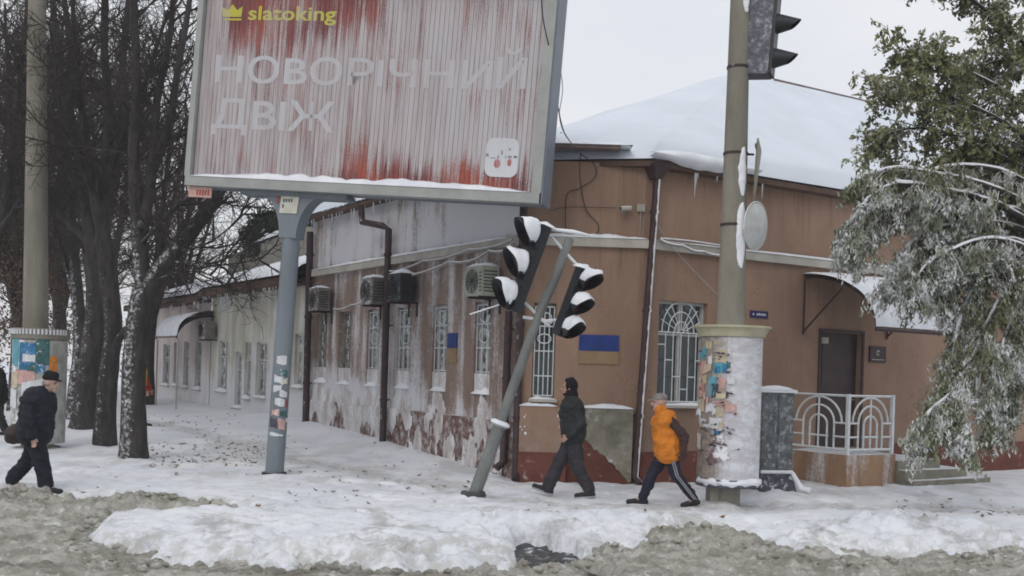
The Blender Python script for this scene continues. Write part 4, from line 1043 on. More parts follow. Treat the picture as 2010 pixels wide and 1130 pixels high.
# post and flared head
top_c = BL + bu * bpx(575, 384)[0] - bn * (BT * .5)
pt = at(577, 392, top_c.y)
mb = MB(); mb.tube([pole_b, pole_b.lerp(pt, .5), pt], [.155, .15, .145], 20); post = mb.build('post', M['steel_grey'], bb)
mb = MB(); mb.tube([pole_b + Vector((0, 0, .02)), pole_b + Vector((0, 0, .14))], .21, 12); mb.build('base_flange', M['pipe'], bb)
mb = MB(TB)
uc, vc = pt.x, 0
ucen = (pt - BL).dot(bu); vtop = -.02
fl = []
for t in np.linspace(0, 1, 9): a = t * math.pi / 2; fl.append((ucen - .15 - .42 * (1 - math.cos(a)) , -.78 + .70 * math.sin(a)))
rt = [(2 * ucen - a, b_) for a, b_ in fl]
outline = fl + [(fl[-1][0], vtop)] + [(rt[-1][0], vtop)] + list(reversed(rt))
mb.poly(list(reversed(outline)), BT * .5 - .17, BT * .5 + .17); mb.build('flared_bracket', M['steel_grey'], bb)
mb = MB(TB); mb.box(ucen - .9, ucen + 1.0, .06, BT - .05, -.10, -.022); mb.build('support_beam', M['steel_grey'], bb)
M['paper'] = mat('paper', (.58, .57, .50), .8, .1, 7, .1, .003, snow=((.2, -.95, .1), 1.0, .35, .8, 11))
M['paper_white'] = mat('paper_white', (.60, .62, .64), .8, .1, 9, .1, .003, snow=((.2, -.95, .1), 1.0, .35, .8, 11))
M['paper_red'] = mat('paper_red', (.34, .07, .06), .8, .15, 9, .1, .003, snow=((.2, -.95, .1), 1.0, .35, .8, 11))
M['paper_pink'] = mat('paper_pink', (.55, .34, .31), .8, .15, 9, .1, .003, snow=((.2, -.95, .1), 1.0, .35, .8, 11))
M['paper_blue'] = mat('paper_blue', (.035, .17, .33), .7, .25, 9, .1, .003, snow=((.2, -.95, .1), 1.0, .35, .8, 11))
M['paper_cyan'] = mat('paper_cyan', (.10, .32, .40), .7, .2, 9, .1, .003, snow=((.2, -.95, .1), 1.0, .35, .8, 11))
M['paper_dark'] = mat('paper_dark', (.07, .07, .09), .8, .3, 9, .1, .003, snow=((.2, -.95, .1), 1.0, .35, .8, 11))
M['paper_teal'] = mat('paper_teal', (.05, .13, .13), .8, .3, 9, .1, .003, snow=((.2, -.95, .1), 1.0, .35, .8, 11))
M['paper_orange'] = mat('paper_orange', (.55, .20, .04), .8, .2, 9, .1, .003, snow=((.2, -.95, .1), 1.0, .35, .8, 11))
M['paper_cream'] = mat('paper_cream', (.52, .45, .33), .8, .2, 9, .1, .003, snow=((.2, -.95, .1), 1.0, .35, .8, 11))
def on_flare(x, y):
    X, Z = ray(x, y); d = Vector((X, 1, Z)); o = Vector((0, 0, EYE)); pl = BL - bn * (BT * .5 - .185)
    k = (pl - o).dot(bn) / d.dot(bn); p = o + d * k - BL; return p.dot(bu), p.dot(bv)
y_ = BT * .5 - .19
for nm, m, q in (('notice', 'paper', ((548, 418), (582, 419), (588, 382), (553, 381))), ('notice', 'paper_red', ((542, 398), (546, 398), (548, 379), (543, 379)))):
    mb = MB(TB); mb.poly([on_flare(*p) for p in q], y_, y_ + .012); mb.build(nm, M[m], bb)
mb = MB(TB)
for k, (x, y) in enumerate(((558, 393), (563, 393), (568, 393), (573, 393), (556, 404))):
    a, b_ = on_flare(x, y); mb.box(a - .015, a + .012, y_ - .004, y_ - .001, b_ - .03, b_ + .025)
mb.build('notice_print', M['paper_dark'], bb)
# small red and grey plate under the left end
mb = MB(TB); a, b_ = bpx(370, 386); a2, b2 = bpx(417, 368); mb.box(a, a2, -.02, .0, b_, b2); pl_ = mb.build('owner_plate', M['paper_pink'], bb)
mb = MB(TB)
for k in range(5):
    q = a + (a2 - a) * (.36 + .12 * k); mb.box(q, q + (a2 - a) * .07, -.026, -.021, b_ + .04, b2 - .05)
mb.build('plate_print', M['paper_red'], pl_)
# stickers on the post
def stick(P0, P1, r, t, ang, w_, h_, m, parent, name='sticker', lift=.004):
    d = (P1 - P0); L = d.length; d = d / L; e1 = Vector((1, 0, 0)); e1 = (e1 - d * e1.dot(d)).normalized(); e2 = d.cross(e1)      # e2 away from viewer
    c = P0 + d * (L * t)
    mb = MB()
    def fn(u, v):
        a = ang + (u - .5) * w_ / r; R = r + lift + .002 * math.sin(9 * u + 5 * v + ang * 7)
        return c + (e1 * math.sin(a) - e2 * math.cos(a)) * R + d * ((v - .5) * h_ + (u - .5) * w_ * .22 * math.sin(t * 57 + ang * 31) + .02 * math.sin(u * 5 + t * 40) * (v - .5))
    mb.grid(fn, 4, 3); return mb.build(name, M[m], parent)
rs_ = random.Random(8)
spec = [(557, 698, .17, .14, 'paper_white'), (561, 722, .12, .10, 'paper_teal'), (550, 735, .15, .12, 'paper_white'), (562, 738, .1, .1, 'paper'), (548, 752, .14, .10, 'paper_white'), (560, 762, .13, .10, 'paper_white'), (553, 778, .16, .12, 'paper_white'),
        (565, 780, .04, .12, 'paper_red'), (545, 798, .12, .10, 'paper_pink'), (560, 800, .13, .10, 'paper_teal'), (542, 818, .15, .16, 'paper_dark'), (556, 820, .12, .18, 'paper_pink'), (546, 840, .22, .05, 'paper_white'), (564, 812, .06, .08, 'paper_white')]
for k, (x, y, w_, h_, m) in enumerate(spec):
    t = (930 - y) / (930 - 392); axx = 538 + (577 - 538) * t
    s = max(-.95, min(.95, (x - axx) / 18.0)); stick(pole_b, pt, .150, t, math.asin(s), w_, h_, m, bb, 'sticker', .003 + .0008 * k)
# drip wire along the right edge of the board
cable('overhead_wire', [at(1062, -60, 16.2), at(1064, 20, 16.3), at(1075, 80, 16.5), at(1090, 140, 17.0), at(1094, 200, 17.5), at(1106, 255, 17.9), at(1124, 284, 18.05)], .010, M['cable'], 'thicker black wire dropping past the billboard to the eaves', cat='wire')
cable('overhead_wire', [at(1078, -60, 16.9), at(1086, 60, 17.0), at(1104, 165, 17.4), at(1098, 225, 17.7), at(1108, 262, 17.9), at(1126, 286, 18.05)], .007, M['cable_frost'], 'thinner pale wire bowing right beside the billboard edge', cat='wire')

# ------------------------------------------------------------------ concrete poles with advertising drums
def drum_mat():
    m, n, l, b = _nodes('drum_face'); B = NB(n, l); p = B.pos(); x = B.sep(p)[0]; z = B.sep(p)[2]
    k = B.math('ADD', B.dotn((.9, -.42, .1)), B.math('MULTIPLY', B.math('SUBTRACT', B.noise(p, 7, 5, .7), .5), 1.1))
    k = B.ramp(k, -.50, .38)
    c = B.mix(B.ramp(B.noise(p, 9, 5, .7), .35, .65), (.20, .17, .15), (.38, .33, .29))
    c = B.mix(k, c, B.mix(B.ramp(B.noise(p, 5, 6, .75, (1, 1, 2.2)), .38, .66), (.50, .49, .52), (.70, .72, .77)))
    l.new(c, b.inputs['Base Color']); b.inputs['Roughness'].default_value = .85; B.bump(B.noise(p, 22, 5, .7), .5, .012, b)
    return m
M['drum_face'] = drum_mat()
M['drum_left'] = mat('drum_left', (.36, .36, .34), .85, .25, 4, .4, .01, snow=(WIND, .85, .4, .8, 6))
M['cornice'] = mat('cornice', (.44, .42, .30), .85, .15, 4, .3, .006, snow=(UP, .6, .3, .4, 6))
M['pole_concrete'] = mat('pole_concrete', (.225, .21, .175), .9, .2, 2.5, .4, .006, stretch=(1, 1, .25), fine=.35)
def snowmap(dirv): return dirv
# right-hand pole
pr0 = onground(1418, 988); pr0.z = zg(pr0.x, pr0.y); YR = pr0.y
pA = at(1434, 640, YR); pB = at(1453, 0, YR); pd = (pB - pA).normalized()
pbase = pA - pd * ((pA.z - pr0.z + .15) / pd.z); ptop = pA + pd * 7.2
pole = thing('concrete_pole', (pbase.x, pbase.y, pr0.z), 'tall concrete pole rising from the right advertising drum', 'pole')
mb = MB(); mb.tube([pbase, pA, pB, ptop], [.215, .205, .145, .12], 20); mb.build('shaft', M['pole_concrete'], pole)
# snow plastered down its lee side
dirs = Vector((.55, -.83, 0)).normalized(); side_ = pd.cross(dirs)
def plaster(y0, y1, wmax, seed):
    mb = MB()
    P0 = at(1452, y0, YR); 
    def fn(u, v):
        y = y0 + (y1 - y0) * v; t = (640 - y) / 640.0; ax = pA.lerp(pB, t); r = .205 + (.145 - .205) * t
        wd = wmax * math.sin(math.pi * min(1, max(0, v))) ** .45 * (1 + .5 * float(fbm(v * 7, 3.1, seed, 3)))
        a = .45 + (u - .5) * 2 * wd / r
        return ax + (Vector((math.sin(a), -math.cos(a), 0))) * (r + .004 + .035 * math.sin(math.pi * u) ** .6 * (1 + float(fbm(u * 4, v * 12, seed, 3))))
    mb.grid(fn, 6, 24); mb.build('stuck_snow', M['snow'], pole)
plaster(400, 528, .085, 3); plaster(292, 388, .07, 6); plaster(-10, 30, .05, 9)
for x, y in ((1447, 302), (1437, 442), (1450, 133)):
    t = (640 - y) / 640.0; ax = pA.lerp(pB, t); r = .205 + (.145 - .205) * t
    mb = MB(); mb.tube([ax - pd * .018, ax + pd * .018], r + .012, 18); mb.build('clamp', M['pipe'], pole)
# round column of posters around its foot
dr = thing('advertising_drum', (pbase.x, pbase.y, pr0.z), 'round advertising column with torn posters on its left and frost on its right', 'advertising column')
dax = Vector((pbase.x + .02, pbase.y, 0)); DRR = .455
zc0, zc1 = at(1430, 945, YR).z, at(1430, 662, YR).z; ztop = at(1430, 640, YR).z
mb = MB(Matrix.Translation((dax.x, dax.y, 0))); mb.lathe([(.2, zc0), (DRR, zc0), (DRR, zc1), (.2, zc1)], 40, smooth=False); mb.build('drum', M['drum_face'], dr)
mb = MB(Matrix.Translation((dax.x, dax.y, 0))); mb.lathe([(DRR - .02, zc1 + .002), (DRR + .03, zc1 + .004), (DRR + .05, zc1 + .06), (DRR + .10, zc1 + .15), (DRR + .12, ztop - .035), (DRR + .12, ztop), (.16, ztop + .015)], 40, smooth=False); mb.build('cornice', M['cornice'], dr)
mb = MB(Matrix.Translation((dax.x, dax.y, 0))); mb.lathe([(DRR + .002, zc0 + .06), (DRR + .022, zc0 + .045), (DRR + .03, zc0 - .01), (DRR + .01, zc0 - .06), (.2, zc0 - .062)], 40); ring_ = mb.build('lower_ring', M['frost_metal'], dr)
mb = MB(Matrix.Translation((dax.x, dax.y, 0)))
mb.grid(lambda u, v: ((DRR + .005 + .04 * math.sin(math.pi * v)) * math.cos(-2.9 + 2.9 * u), (DRR + .005 + .04 * math.sin(math.pi * v)) * math.sin(-2.9 + 2.9 * u), zc0 - .04 + .11 * v + .07 * float(fbm(u * 14, v * 3, 6, 3))), 40, 5); mb.build('snow_cap', M['snow'], ring_)
pq = at(1418, 968, YR)
mb = MB(); mb.box(pq.x - .21, pq.x + .21, YR - .16, YR + .22, pr0.z - .4, zc0 - .063); mb.build('pedestal', M['concrete'], dr)
M['letter_cream'] = mat('letter_cream', (.50, .44, .28), .8, .1, 6, 0)
D0, D1 = Vector((dax.x, dax.y, zc0)), Vector((dax.x, dax.y, zc1))
def poster(x, y, w_, h_, m, k, name='poster', lift=None):
    z = at(x, y, YR - DRR).z; t = (z - zc0) / (zc1 - zc0)
    a = at(x, y, YR - DRR * .8); s = max(-.98, min(.98, (a.x - dax.x) / DRR))
    return stick(D0, D1, DRR, t, math.asin(s), w_, h_, m, dr, name, lift if lift else .004 + .0016 * k)
ps = [(1383, 693, .28, .16, 'paper_cyan'), (1383, 722, .28, .24, 'paper_pink'), (1386, 738, .22, .20, 'paper_cream'), (1415, 698, .20, .20, 'paper_cream'), (1410, 722, .16, .15, 'paper_cyan'), (1408, 724, .11, .11, 'paper_blue'), (1421, 722, .07, .13, 'paper_blue'), (1428, 716, .07, .1, 'paper_teal'),
      (1380, 765, .20, .22, 'paper_pink'), (1400, 758, .15, .28, 'paper_cyan'), (1404, 766, .13, .22, 'paper_dark'), (1417, 752, .10, .18, 'paper_pink'), (1423, 774, .09, .09, 'paper_dark'), (1378, 796, .28, .22, 'paper_cream'), (1395, 800, .16, .16, 'paper_white'), (1413, 793, .26, .13, 'paper_pink'), (1428, 797, .07, .13, 'paper_cream'),
      (1384, 832, .22, .18, 'paper_white'), (1386, 838, .11, .11, 'paper_dark'), (1385, 836, .06, .07, 'paper_cream'), (1408, 848, .11, .07, 'paper_blue'), (1405, 832, .22, .2, 'paper_white'), (1380, 868, .16, .22, 'paper_white')]
rq = random.Random(5)
ps += [(rq.uniform(1374, 1436), rq.uniform(690, 850), rq.uniform(.05, .16), rq.uniform(.05, .16), rq.choice(['paper_white', 'paper_cream', 'paper_pink', 'paper_white', 'paper_dark', 'paper_cream'])) for _ in range(14)]
for k, (x, y, w_, h_, m) in enumerate(ps): poster(x, y, w_ * rq.uniform(.8, 1), h_ * rq.uniform(.8, 1), m, k * .45)
for k, (x, y, w_, h_) in enumerate(((1384, 689, .18, .015), (1409, 692, .12, .012), (1411, 699, .12, .012), (1409, 704, .1, .012), (1384, 714, .12, .03), (1411, 791, .16, .012), (1413, 797, .14, .012))):
    poster(x, y, w_, h_, 'paper_dark' if k != 4 else 'paper_red', 0, 'print_line', .05)
for k, (x, y) in enumerate(((1381, 742), (1395, 880))):
    pass
for k in range(34):
    poster(rq.uniform(1376, 1445), rq.uniform(690, 925), rq.uniform(.05, .14), .011, 'paper_dark', 0, 'print_line', .03)
# dark torn triangle low on the drum
mb = MB()
def tri(u, v):
    a = -.95 + .85 * (.5 + (u - .5) * (1 - .75 * v)); z = zc0 + .30 + .42 * v
    return (dax.x + (DRR + .006) * math.sin(a), dax.y - (DRR + .006) * math.cos(a), z + .22 * float(fbm(u * 6, v * 6, 4, 3)))
mb.grid(tri, 8, 8); M['torn'] = mat('torn', (.17, .115, .125), .85, .3, 12, .3, .005, snow=((0, -.4, .2), .62, .3, .8, 9)); mb.build('torn_paper', M['torn'], dr)
# curling scraps that stand off the drum
for k, (x, y, q, m) in enumerate(((1372, 812, .11, 'paper_white'), (1380, 778, .09, 'paper_pink'), (1483, 838, .07, 'paper_white'))):
    p = at(x, y, YR - .25); mb = MB(); sgn = -1 if x < 1430 else 1
    mb.grid(lambda u, v: (p.x + sgn * q * u * .8 - sgn * .02, p.y - .12 * u * u - .03, p.z + q * (v - .5) * (1 - .4 * u) + .04 * math.sin(3 * u)), 5, 4); mb.build('paper_scrap', M[m], dr)
# raised letters under the cornice
def curved_text(txt, x0, x1, yt, yb, m):
    cu = bpy.data.curves.new('t', 'FONT'); cu.body = txt; cu.size = 1; cu.offset = .03; cu.resolution_u = 3
    ob = bpy.data.objects.new('t', cu); COL.objects.link(ob); dg = bpy.context.evaluated_depsgraph_get(); dg.update()
    me = bpy.data.meshes.new_from_object(ob.evaluated_get(dg)); bpy.data.objects.remove(ob)
    co = np.zeros(len(me.vertices) * 3); me.vertices.foreach_get('co', co); co = co.reshape(-1, 3); mn, mx = co.min(0), co.max(0)
    def ang(x): a = at(x, yt, YR - DRR * .8); return math.asin(max(-.98, min(.98, (a.x - dax.x) / DRR)))
    a0, a1 = ang(x0), ang(x1); zt_, zb_ = at(x0, yt, YR - DRR).z, at(x0, yb, YR - DRR).z
    a = a0 + (co[:, 0] - mn[0]) / (mx[0] - mn[0]) * (a1 - a0); z = zb_ + (co[:, 1] - mn[1]) / (mx[1] - mn[1]) * (zt_ - zb_)
    out = np.stack([dax.x + (DRR + .012) * np.sin(a) - dr.location.x, dax.y - (DRR + .012) * np.cos(a) - dr.location.y, z - dr.location.z], -1)
    me.vertices.foreach_set('co', out.ravel()); me.update(); me.materials.clear(); link_mesh('lettering', me, dr, M[m])
curved_text('РО', 1404, 1422, 667, 677, 'letter_cream')
curved_text('Р', 1377, 1381, 668, 684, 'letter_cream')
mb = MB()
for k in range(2):
    a = -1.05 + .13 * k; c2 = Vector((dax.x + (DRR + .01) * math.sin(a), dax.y - (DRR + .01) * math.cos(a), zc1 - .13)); mb.box(c2.x - .018, c2.x + .018, c2.y - .004, c2.y + .004, c2.z - .05, c2.z + .05)
mb.build('lettering', M['letter_cream'], dr)
# traffic signal high on the right-hand pole, seen from its side
sg = thing('pole_traffic_light', at(1497, 148, YR), 'frosted traffic light seen from its side, strapped high on the concrete pole', 'traffic light')
Tm = Matrix.Translation(at(1490, 75, YR - .05)) @ Matrix.Rotation(math.radians(2.2), 4, 'Y') @ Matrix.Rotation(math.radians(-62), 4, 'Z')
# local: -y is where the lamps look (to the right in the photo), x is across
Tm = Matrix.Translation(at(1495, 150, YR - .02)) @ Matrix.Rotation(math.radians(3.5), 4, 'Y') @ Matrix.Rotation(math.radians(68), 4, 'Z')
mb = MB(Tm); mb.box(-.17, .17, -.11, .24, 0, 1.62); mb.build('housing', M['frost_metal'], sg)
mb = MB(Tm); mb.box(-.165, .165, -.16, -.112, .01, 1.61); mb.build('front_door', M['black_plastic'], sg)
def visor(T, zc, r, L, name, parent, snowm=None, lens='lens', snow_ang=(20, 150), cut=.55, taper=0.0):
    """tunnel hood round a lamp: long above, cut back below; the lamp looks along local -y"""
    n = 24
    def Lh(a): return L * (cut + (1 - cut) * (.5 + .5 * math.sin(a)))
    mb = MB(T)
    for rr_, flip in ((r, False), (r - .008, True)):
        def fn(u, v, rr_=rr_, flip=flip):
            a = 2 * math.pi * u * (-1 if flip else 1); q = rr_ * (1 - taper * v); return (q * math.cos(a), -.16 - Lh(a) * v, zc + q * math.sin(a) - .05 * L * v)
        mb.grid(fn, n, 3)
    v_ = mb.build('visor', M['black_plastic'], parent)
    mb = MB(T); mb.lathe([(0, 0)], 4) if False else None
    mb.add([(r * .93 * math.cos(a), -.165 - (.0), zc + r * .93 * math.sin(a)) for a in np.linspace(0, 2 * math.pi, 21)[:-1]], [tuple(range(20))]); mb.build('lens', M[lens], v_)
    if snowm:
        a0, a1 = map(math.radians, snow_ang); mb = MB(T)
        def fs2(u, v):
            wob = 1.3 * float(fbm(v * 5.5 + zc * 5, 2.2, 19, 4)); a = a0 + wob + (a1 - a0 - .9 * wob) * u; e = math.sin(math.pi * u) ** .5; th = -.004 + (.10 * e * (.45 + .55 * math.sin(max(0, a)))) * (.75 + .9 * float(fbm(u * 4, v * 3 + zc * 9, 7, 3))) * min(1, 5 * (1 - v) + .2) ** .5 * min(1, 6 * v + .35)
            return ((r + th) * math.cos(a), -.15 - Lh(a) * (.92 + .1 * math.sin(u * 9 + zc * 20)) * v, zc + (r + th) * math.sin(a) - .05 * L * v)
        mb.grid(fs2, 14, 8); mb.build('snow_cap', M['snow'], v_)
    return v_
for zc in (.27, .78, 1.29): visor(Tm, zc, .15, .34, 'visor', sg, None, taper=.5)
mb = MB(); tt = at(1450, 133, YR); mb.tube([tt, at(1475, 139, YR)], .02, 6); mb.build('bracket', M['pipe'], sg)
mb = MB(); mb.tube([at(1450, 5, YR), at(1478, 8, YR)], .02, 6); mb.build('bracket', M['pipe'], sg)
# two sign plates on the pole, seen from behind and nearly edge on
M['sign_back'] = mat('sign_back', (.24, .22, .17), .5, .2, 5, .1, .003)
sg = thing('yield_sign', at(1478, 330, YR), 'downward pointing triangular road sign seen nearly edge-on above the round one', 'road sign')
ts = Matrix.Translation(at(1479, 396, YR)) @ Matrix.Rotation(math.radians(4), 4, 'Y') @ Matrix.Rotation(math.radians(74), 4, 'Z')
mb = MB(ts); mb.poly([(-.04, 0), (.04, 0), (.44, .80), (.40, .86), (-.40, .86), (-.44, .80)], -.012, .012); mb.build('plate', M['sign_back'], sg)
mb = MB(ts); mb.box(-.41, .41, .013, .032, .74, .78); mb.box(-.16, .16, .013, .032, .26, .30); mb.build('stiffener', M['pipe'], sg)
mb = MB(); mb.tube([at(1447, 302, YR), at(1480, 303, YR)], .018, 6); mb.build('bracket', M['pipe'], sg)
M['sign_white'] = mat('sign_white', (.56, .58, .58), .5, .12, 5, .1, .003, snow=((-.3, -.9, .2), .9, .3, .7, 6))
sg = thing('round_sign', at(1482, 445, YR), 'round pale road sign turned sideways on the concrete pole', 'road sign')
ts = Matrix.Translation(at(1483, 443, YR)) @ Matrix.Rotation(math.radians(5), 4, 'Y') @ Matrix.Rotation(math.radians(50), 4, 'Z')
mb = MB(ts)
ci = [(.35 * math.cos(a), .35 * math.sin(a)) for a in np.linspace(0, 2 * math.pi, 33)[:-1]]
mb.grid(lambda u, v: (.35 * v * math.cos(2 * math.pi * u), -.10 * (1 - v * v), .35 * v * math.sin(2 * math.pi * u)), 32, 8); mb.poly(ci, .0, .012); mb.build('plate', M['sign_white'], sg)
mb = MB(ts); mb.tube([(.352 * math.cos(a), .0, .352 * math.sin(a)) for a in np.linspace(0, 2 * math.pi, 33)], .016, 6, False); mb.build('rim', M['sign_white'], sg)
mb = MB(); mb.tube([at(1440, 443, YR), at(1484, 443, YR)], .02, 6); mb.build('bracket', M['white_metal'], sg)
# left-hand pole and drum
YL = 21.0
lb = Vector((at(70, 800, YL).x, YL, 0)); lb.z = zg(lb.x, lb.y)
lp0 = at(70, 655, YL); lp1 = at(73, 0, YL); ld = (lp1 - lp0).normalized()
pole2 = thing('concrete_pole', lb, 'tall concrete pole rising from the left advertising drum among bare trees', 'pole')
b0 = lp0 - ld * (lp0.z - lb.z + .1)
mb = MB(); mb.tube([b0, lp0, lp1, lp1 + ld * 4], [.25, .24, .165, .13], 20); mb.build('shaft', M['pole_concrete'], pole2)
dr2 = thing('advertising_drum', lb, 'round advertising column with blue and orange posters behind the old man', 'advertising column')
c2 = Vector((at(77, 750, YL).x, YL, 0)); R2 = .50; z0_, z1_ = at(77, 868, YL).z, at(77, 668, YL).z; z2_ = at(77, 645, YL).z
mb = MB(Matrix.Translation((c2.x, c2.y, 0))); mb.lathe([(.2, z0_), (R2, z0_), (R2, z1_), (.2, z1_)], 36, smooth=False); mb.build('drum', M['drum_left'], dr2)
mb = MB(Matrix.Translation((c2.x, c2.y, 0))); mb.lathe([(R2 - .02, z1_ + .002), (R2 + .03, z1_ + .03), (R2 + .05, z2_), (.2, z2_ + .01)], 36, smooth=False); mb.build('cornice', M['pole_concrete'], dr2)
mb = MB(Matrix.Translation((c2.x, c2.y, 0)))
for k in range(22):
    a = -2.9 + 2.7 * k / 21; mb.box((R2 + .05) * math.cos(a) - .02, (R2 + .05) * math.cos(a) + .02, (R2 + .052) * math.sin(a) - .01, (R2 + .052) * math.sin(a) + .01, z2_ - .12, z2_ - .02)
mb.build('lettering', M['plate_white'], dr2)
mb = MB(Matrix.Translation((c2.x, c2.y, 0))); mb.lathe([(.3, z0_ - .4), (.3, z0_ - .002)], 20); mb.build('pedestal', M['concrete'], dr2)
E0, E1 = Vector((c2.x, c2.y, z0_)), Vector((c2.x, c2.y, z1_))
for k, (x, y, w_, h_, m) in enumerate([(48, 690, .22, .55, 'paper_cyan'), (84, 703, .5, .6, 'paper_blue'), (103, 690, .25, .5, 'paper_teal'), (79, 703, .24, .14, 'paper_white'), (118, 715, .16, .3, 'paper_orange'), (70, 738, .4, .25, 'paper_pink'), (48, 745, .2, .3, 'paper_cream'), (90, 760, .5, .3, 'paper_white'), (45, 780, .22, .35, 'paper_white'), (86, 722, .2, .12, 'paper_teal')]):
    z = at(x, y, YL).z; t = (z - z0_) / (z1_ - z0_); s = max(-.95, min(.95, (at(x, y, YL).x - c2.x) / R2)); stick(E0, E1, R2, t, math.asin(s), w_, h_, m, dr2, 'poster', .004 + .002 * k)
# utility cabinet
cb = at(1513, 945, 17.7); cz = zg(cb.x, cb.y)
cab = thing('utility_cabinet', (cb.x, cb.y, cz), 'dark street utility cabinet crusted with frost behind the poster column', 'cabinet')
Tc = Matrix.Translation((cb.x, cb.y, 0)) @ Matrix.Rotation(math.radians(12), 4, 'Z')
zt = at(1520, 770, 17.7).z; zb = at(1520, 925, 17.7).z
mb = MB(Tc); mb.box(-.30, .27, -.2, .2, zb, zt); mb.build('cabinet_body', M['cabinet'], cab)
mb = MB(Tc); mb.box(-.34, .31, -.24, .24, zt + .002, zt + .05); mb.heap(-.34, .31, -.24, .24, zt + .052, .07, 10, 6, 3); mb.build('snow_cap', M['snow'], cab)
for a, b_ in ((-.28, -.02), (.0, .25)):
    mb = MB(Tc); mb.box(a, b_, -.216, -.202, zb + .05, zt - .05); d_ = mb.build('door', M['cabinet'], cab)
    mb = MB(Tc); mb.box(b_ - .05, b_ - .03, -.235, -.217, zb + .65, zb + .78); mb.build('handle', M['steel_pale'], d_)
mb = MB(Tc); mb.add([(-.36, -.34, cz - .2), (.36, -.34, cz - .2), (.36, .3, cz - .2), (-.36, .3, cz - .2), (-.27, -.21, zb - .002), (.26, -.21, zb - .002), (.26, .2, zb - .002), (-.27, .2, zb - .002)], [(0, 1, 5, 4), (1, 2, 6, 5), (2, 3, 7, 6), (3, 0, 4, 7), (4, 5, 6, 7)]); bs = mb.build('base', M['paper_dark'], cab)
mb = MB(Tc); mb.tube([(.27, -.22, zb), (.37, -.35, cz + .03), (.5, -.4, cz)], [.035, .05, .06], 8); mb.tube([(-.28, -.22, zb + .01), (.27, -.22, zb + .01)], .03, 8); mb.build('snow_cap', M['snow'], bs)

# ------------------------------------------------------------------ leaning traffic light
Y0 = 15.5
g0 = at(931, 982, Y0); g0.z = zg(g0.x, Y0); c0 = at(981, 833, Y0); t0 = at(1118, 468, Y0)
ax = (t0 - g0).normalized()
tl = thing('leaning_traffic_light', g0, 'knocked over traffic light leaning right with two snow capped signal heads', 'traffic light')
mb = MB(); mb.tube([g0 - ax * .25, g0, c0], [.100, .096, .092], 18); mb.build('lower_post', M['post_grey'], tl)
mb = MB(); mb.tube([c0 - ax * .03, c0 + ax * .03], .122, 18); col_ = mb.build('collar', M['steel_pale'], tl)
mb = MB(); mb.tube([c0 + ax * .0, c0 + ax * .04, c0 + ax * .06], [.15, .145, .09], 14); mb.build('snow_cap', M['snow'], col_)
mb = MB(); tm = at(1058, 616, Y0); mb.tube([c0 + ax * .031, tm, at(1092, 540, Y0), t0, t0 + ax * .012], [.074, .071, .069, .069, .045], 18); mb.build('upper_post', M['post_grey'], tl)
mb = MB(); gz = g0.z
mb.tube([g0 + Vector((-.02, -.02, -.02)), g0 + Vector((-.02, -.02, .05))], [.2, .17], 9); mb.build('broken_socket', M['wet_mud'], tl)
def head(p_low, p_high, face, scale, label_part):
    """three lamps between two photo points, looking along face"""
    z_ = (p_high - p_low).normalized(); f = Vector(face); f = (f - z_ * f.dot(z_)).normalized(); x_ = f.cross(z_) * -1
    # local: x across, -y the way the lamps look, z along the head
    y_ = -f; x_ = y_.cross(z_)
    T = Matrix(((x_.x, y_.x, z_.x, p_low.x), (x_.y, y_.y, z_.y, p_low.y), (x_.z, y_.z, z_.z, p_low.z), (0, 0, 0, 1)))
    L = (p_high - p_low).length; r = L / 2 * .345
    mb = MB(T); mb.box(-r * .92, r * .92, -.10, .01, -r * 1.1, L + r * 1.1); hs = mb.build('signal_head', M['black_plastic'], tl)
    mb = MB(T)
    for k in range(3): mb.box(-r * .9, r * .9, -.135, -.102, L / 2 * k - r * 1.05, L / 2 * k + r * 1.05)
    mb.build('lamp_door', M['black_plastic'], hs)
    for k in range(3): visor(T, L / 2 * k, r, r * 2.2, 'visor', tl, True, 'lens', (-25, 165) if scale > 0 else (0, 190), .10)
    mb = MB(T); mb.heap(-r * 1.1, r * 1.1, -.15, .09, L + r * 1.16, .09, 8, 6, 2); mb.build('snow_cap', M['snow'], hs)
    return T, L, r
pl0, pl1 = at(1020, 590, Y0 - .15), at(1064, 470, Y0 - .15)
T1, L1, r1 = head(pl0, pl1, (-.88, -.38, -.42), 1, 'left')
pr_0, pr_1 = at(1100, 640, Y0 - .1), at(1134, 546, Y0 - .1)
T2, L2, r2 = head(pr_0, pr_1, (.50, -.66, -.62), -1, 'right')
for a, b_ in (((1083, 466), (1138, 526)), ((1030, 594), (1078, 640)), ((1026, 622), (1084, 632)), ((1070, 630), (1092, 628))):
    mb = MB(); mb.tube([at(a[0], a[1], Y0 - .02), at(b_[0], b_[1], Y0 - .02)], .024, 7); mb.build('arm', M['white_metal'], tl)
mb = MB(); P_ = [at(1040, 436, Y0 - .15), at(1062, 446, Y0 - .15), at(1085, 450, Y0), at(1125, 455, Y0), at(1168, 464, Y0)]
mb.tube(P_, [.03, .035, .025, .035, .012], 6); mb.build('snowy_lead', M['snow'], tl)
mb = MB(); mb.tube([at(922, 617, Y0 - .15), at(980, 598, Y0 - .15)], .012, 5); mb.build('loose_bracket', M['white_metal'], tl)
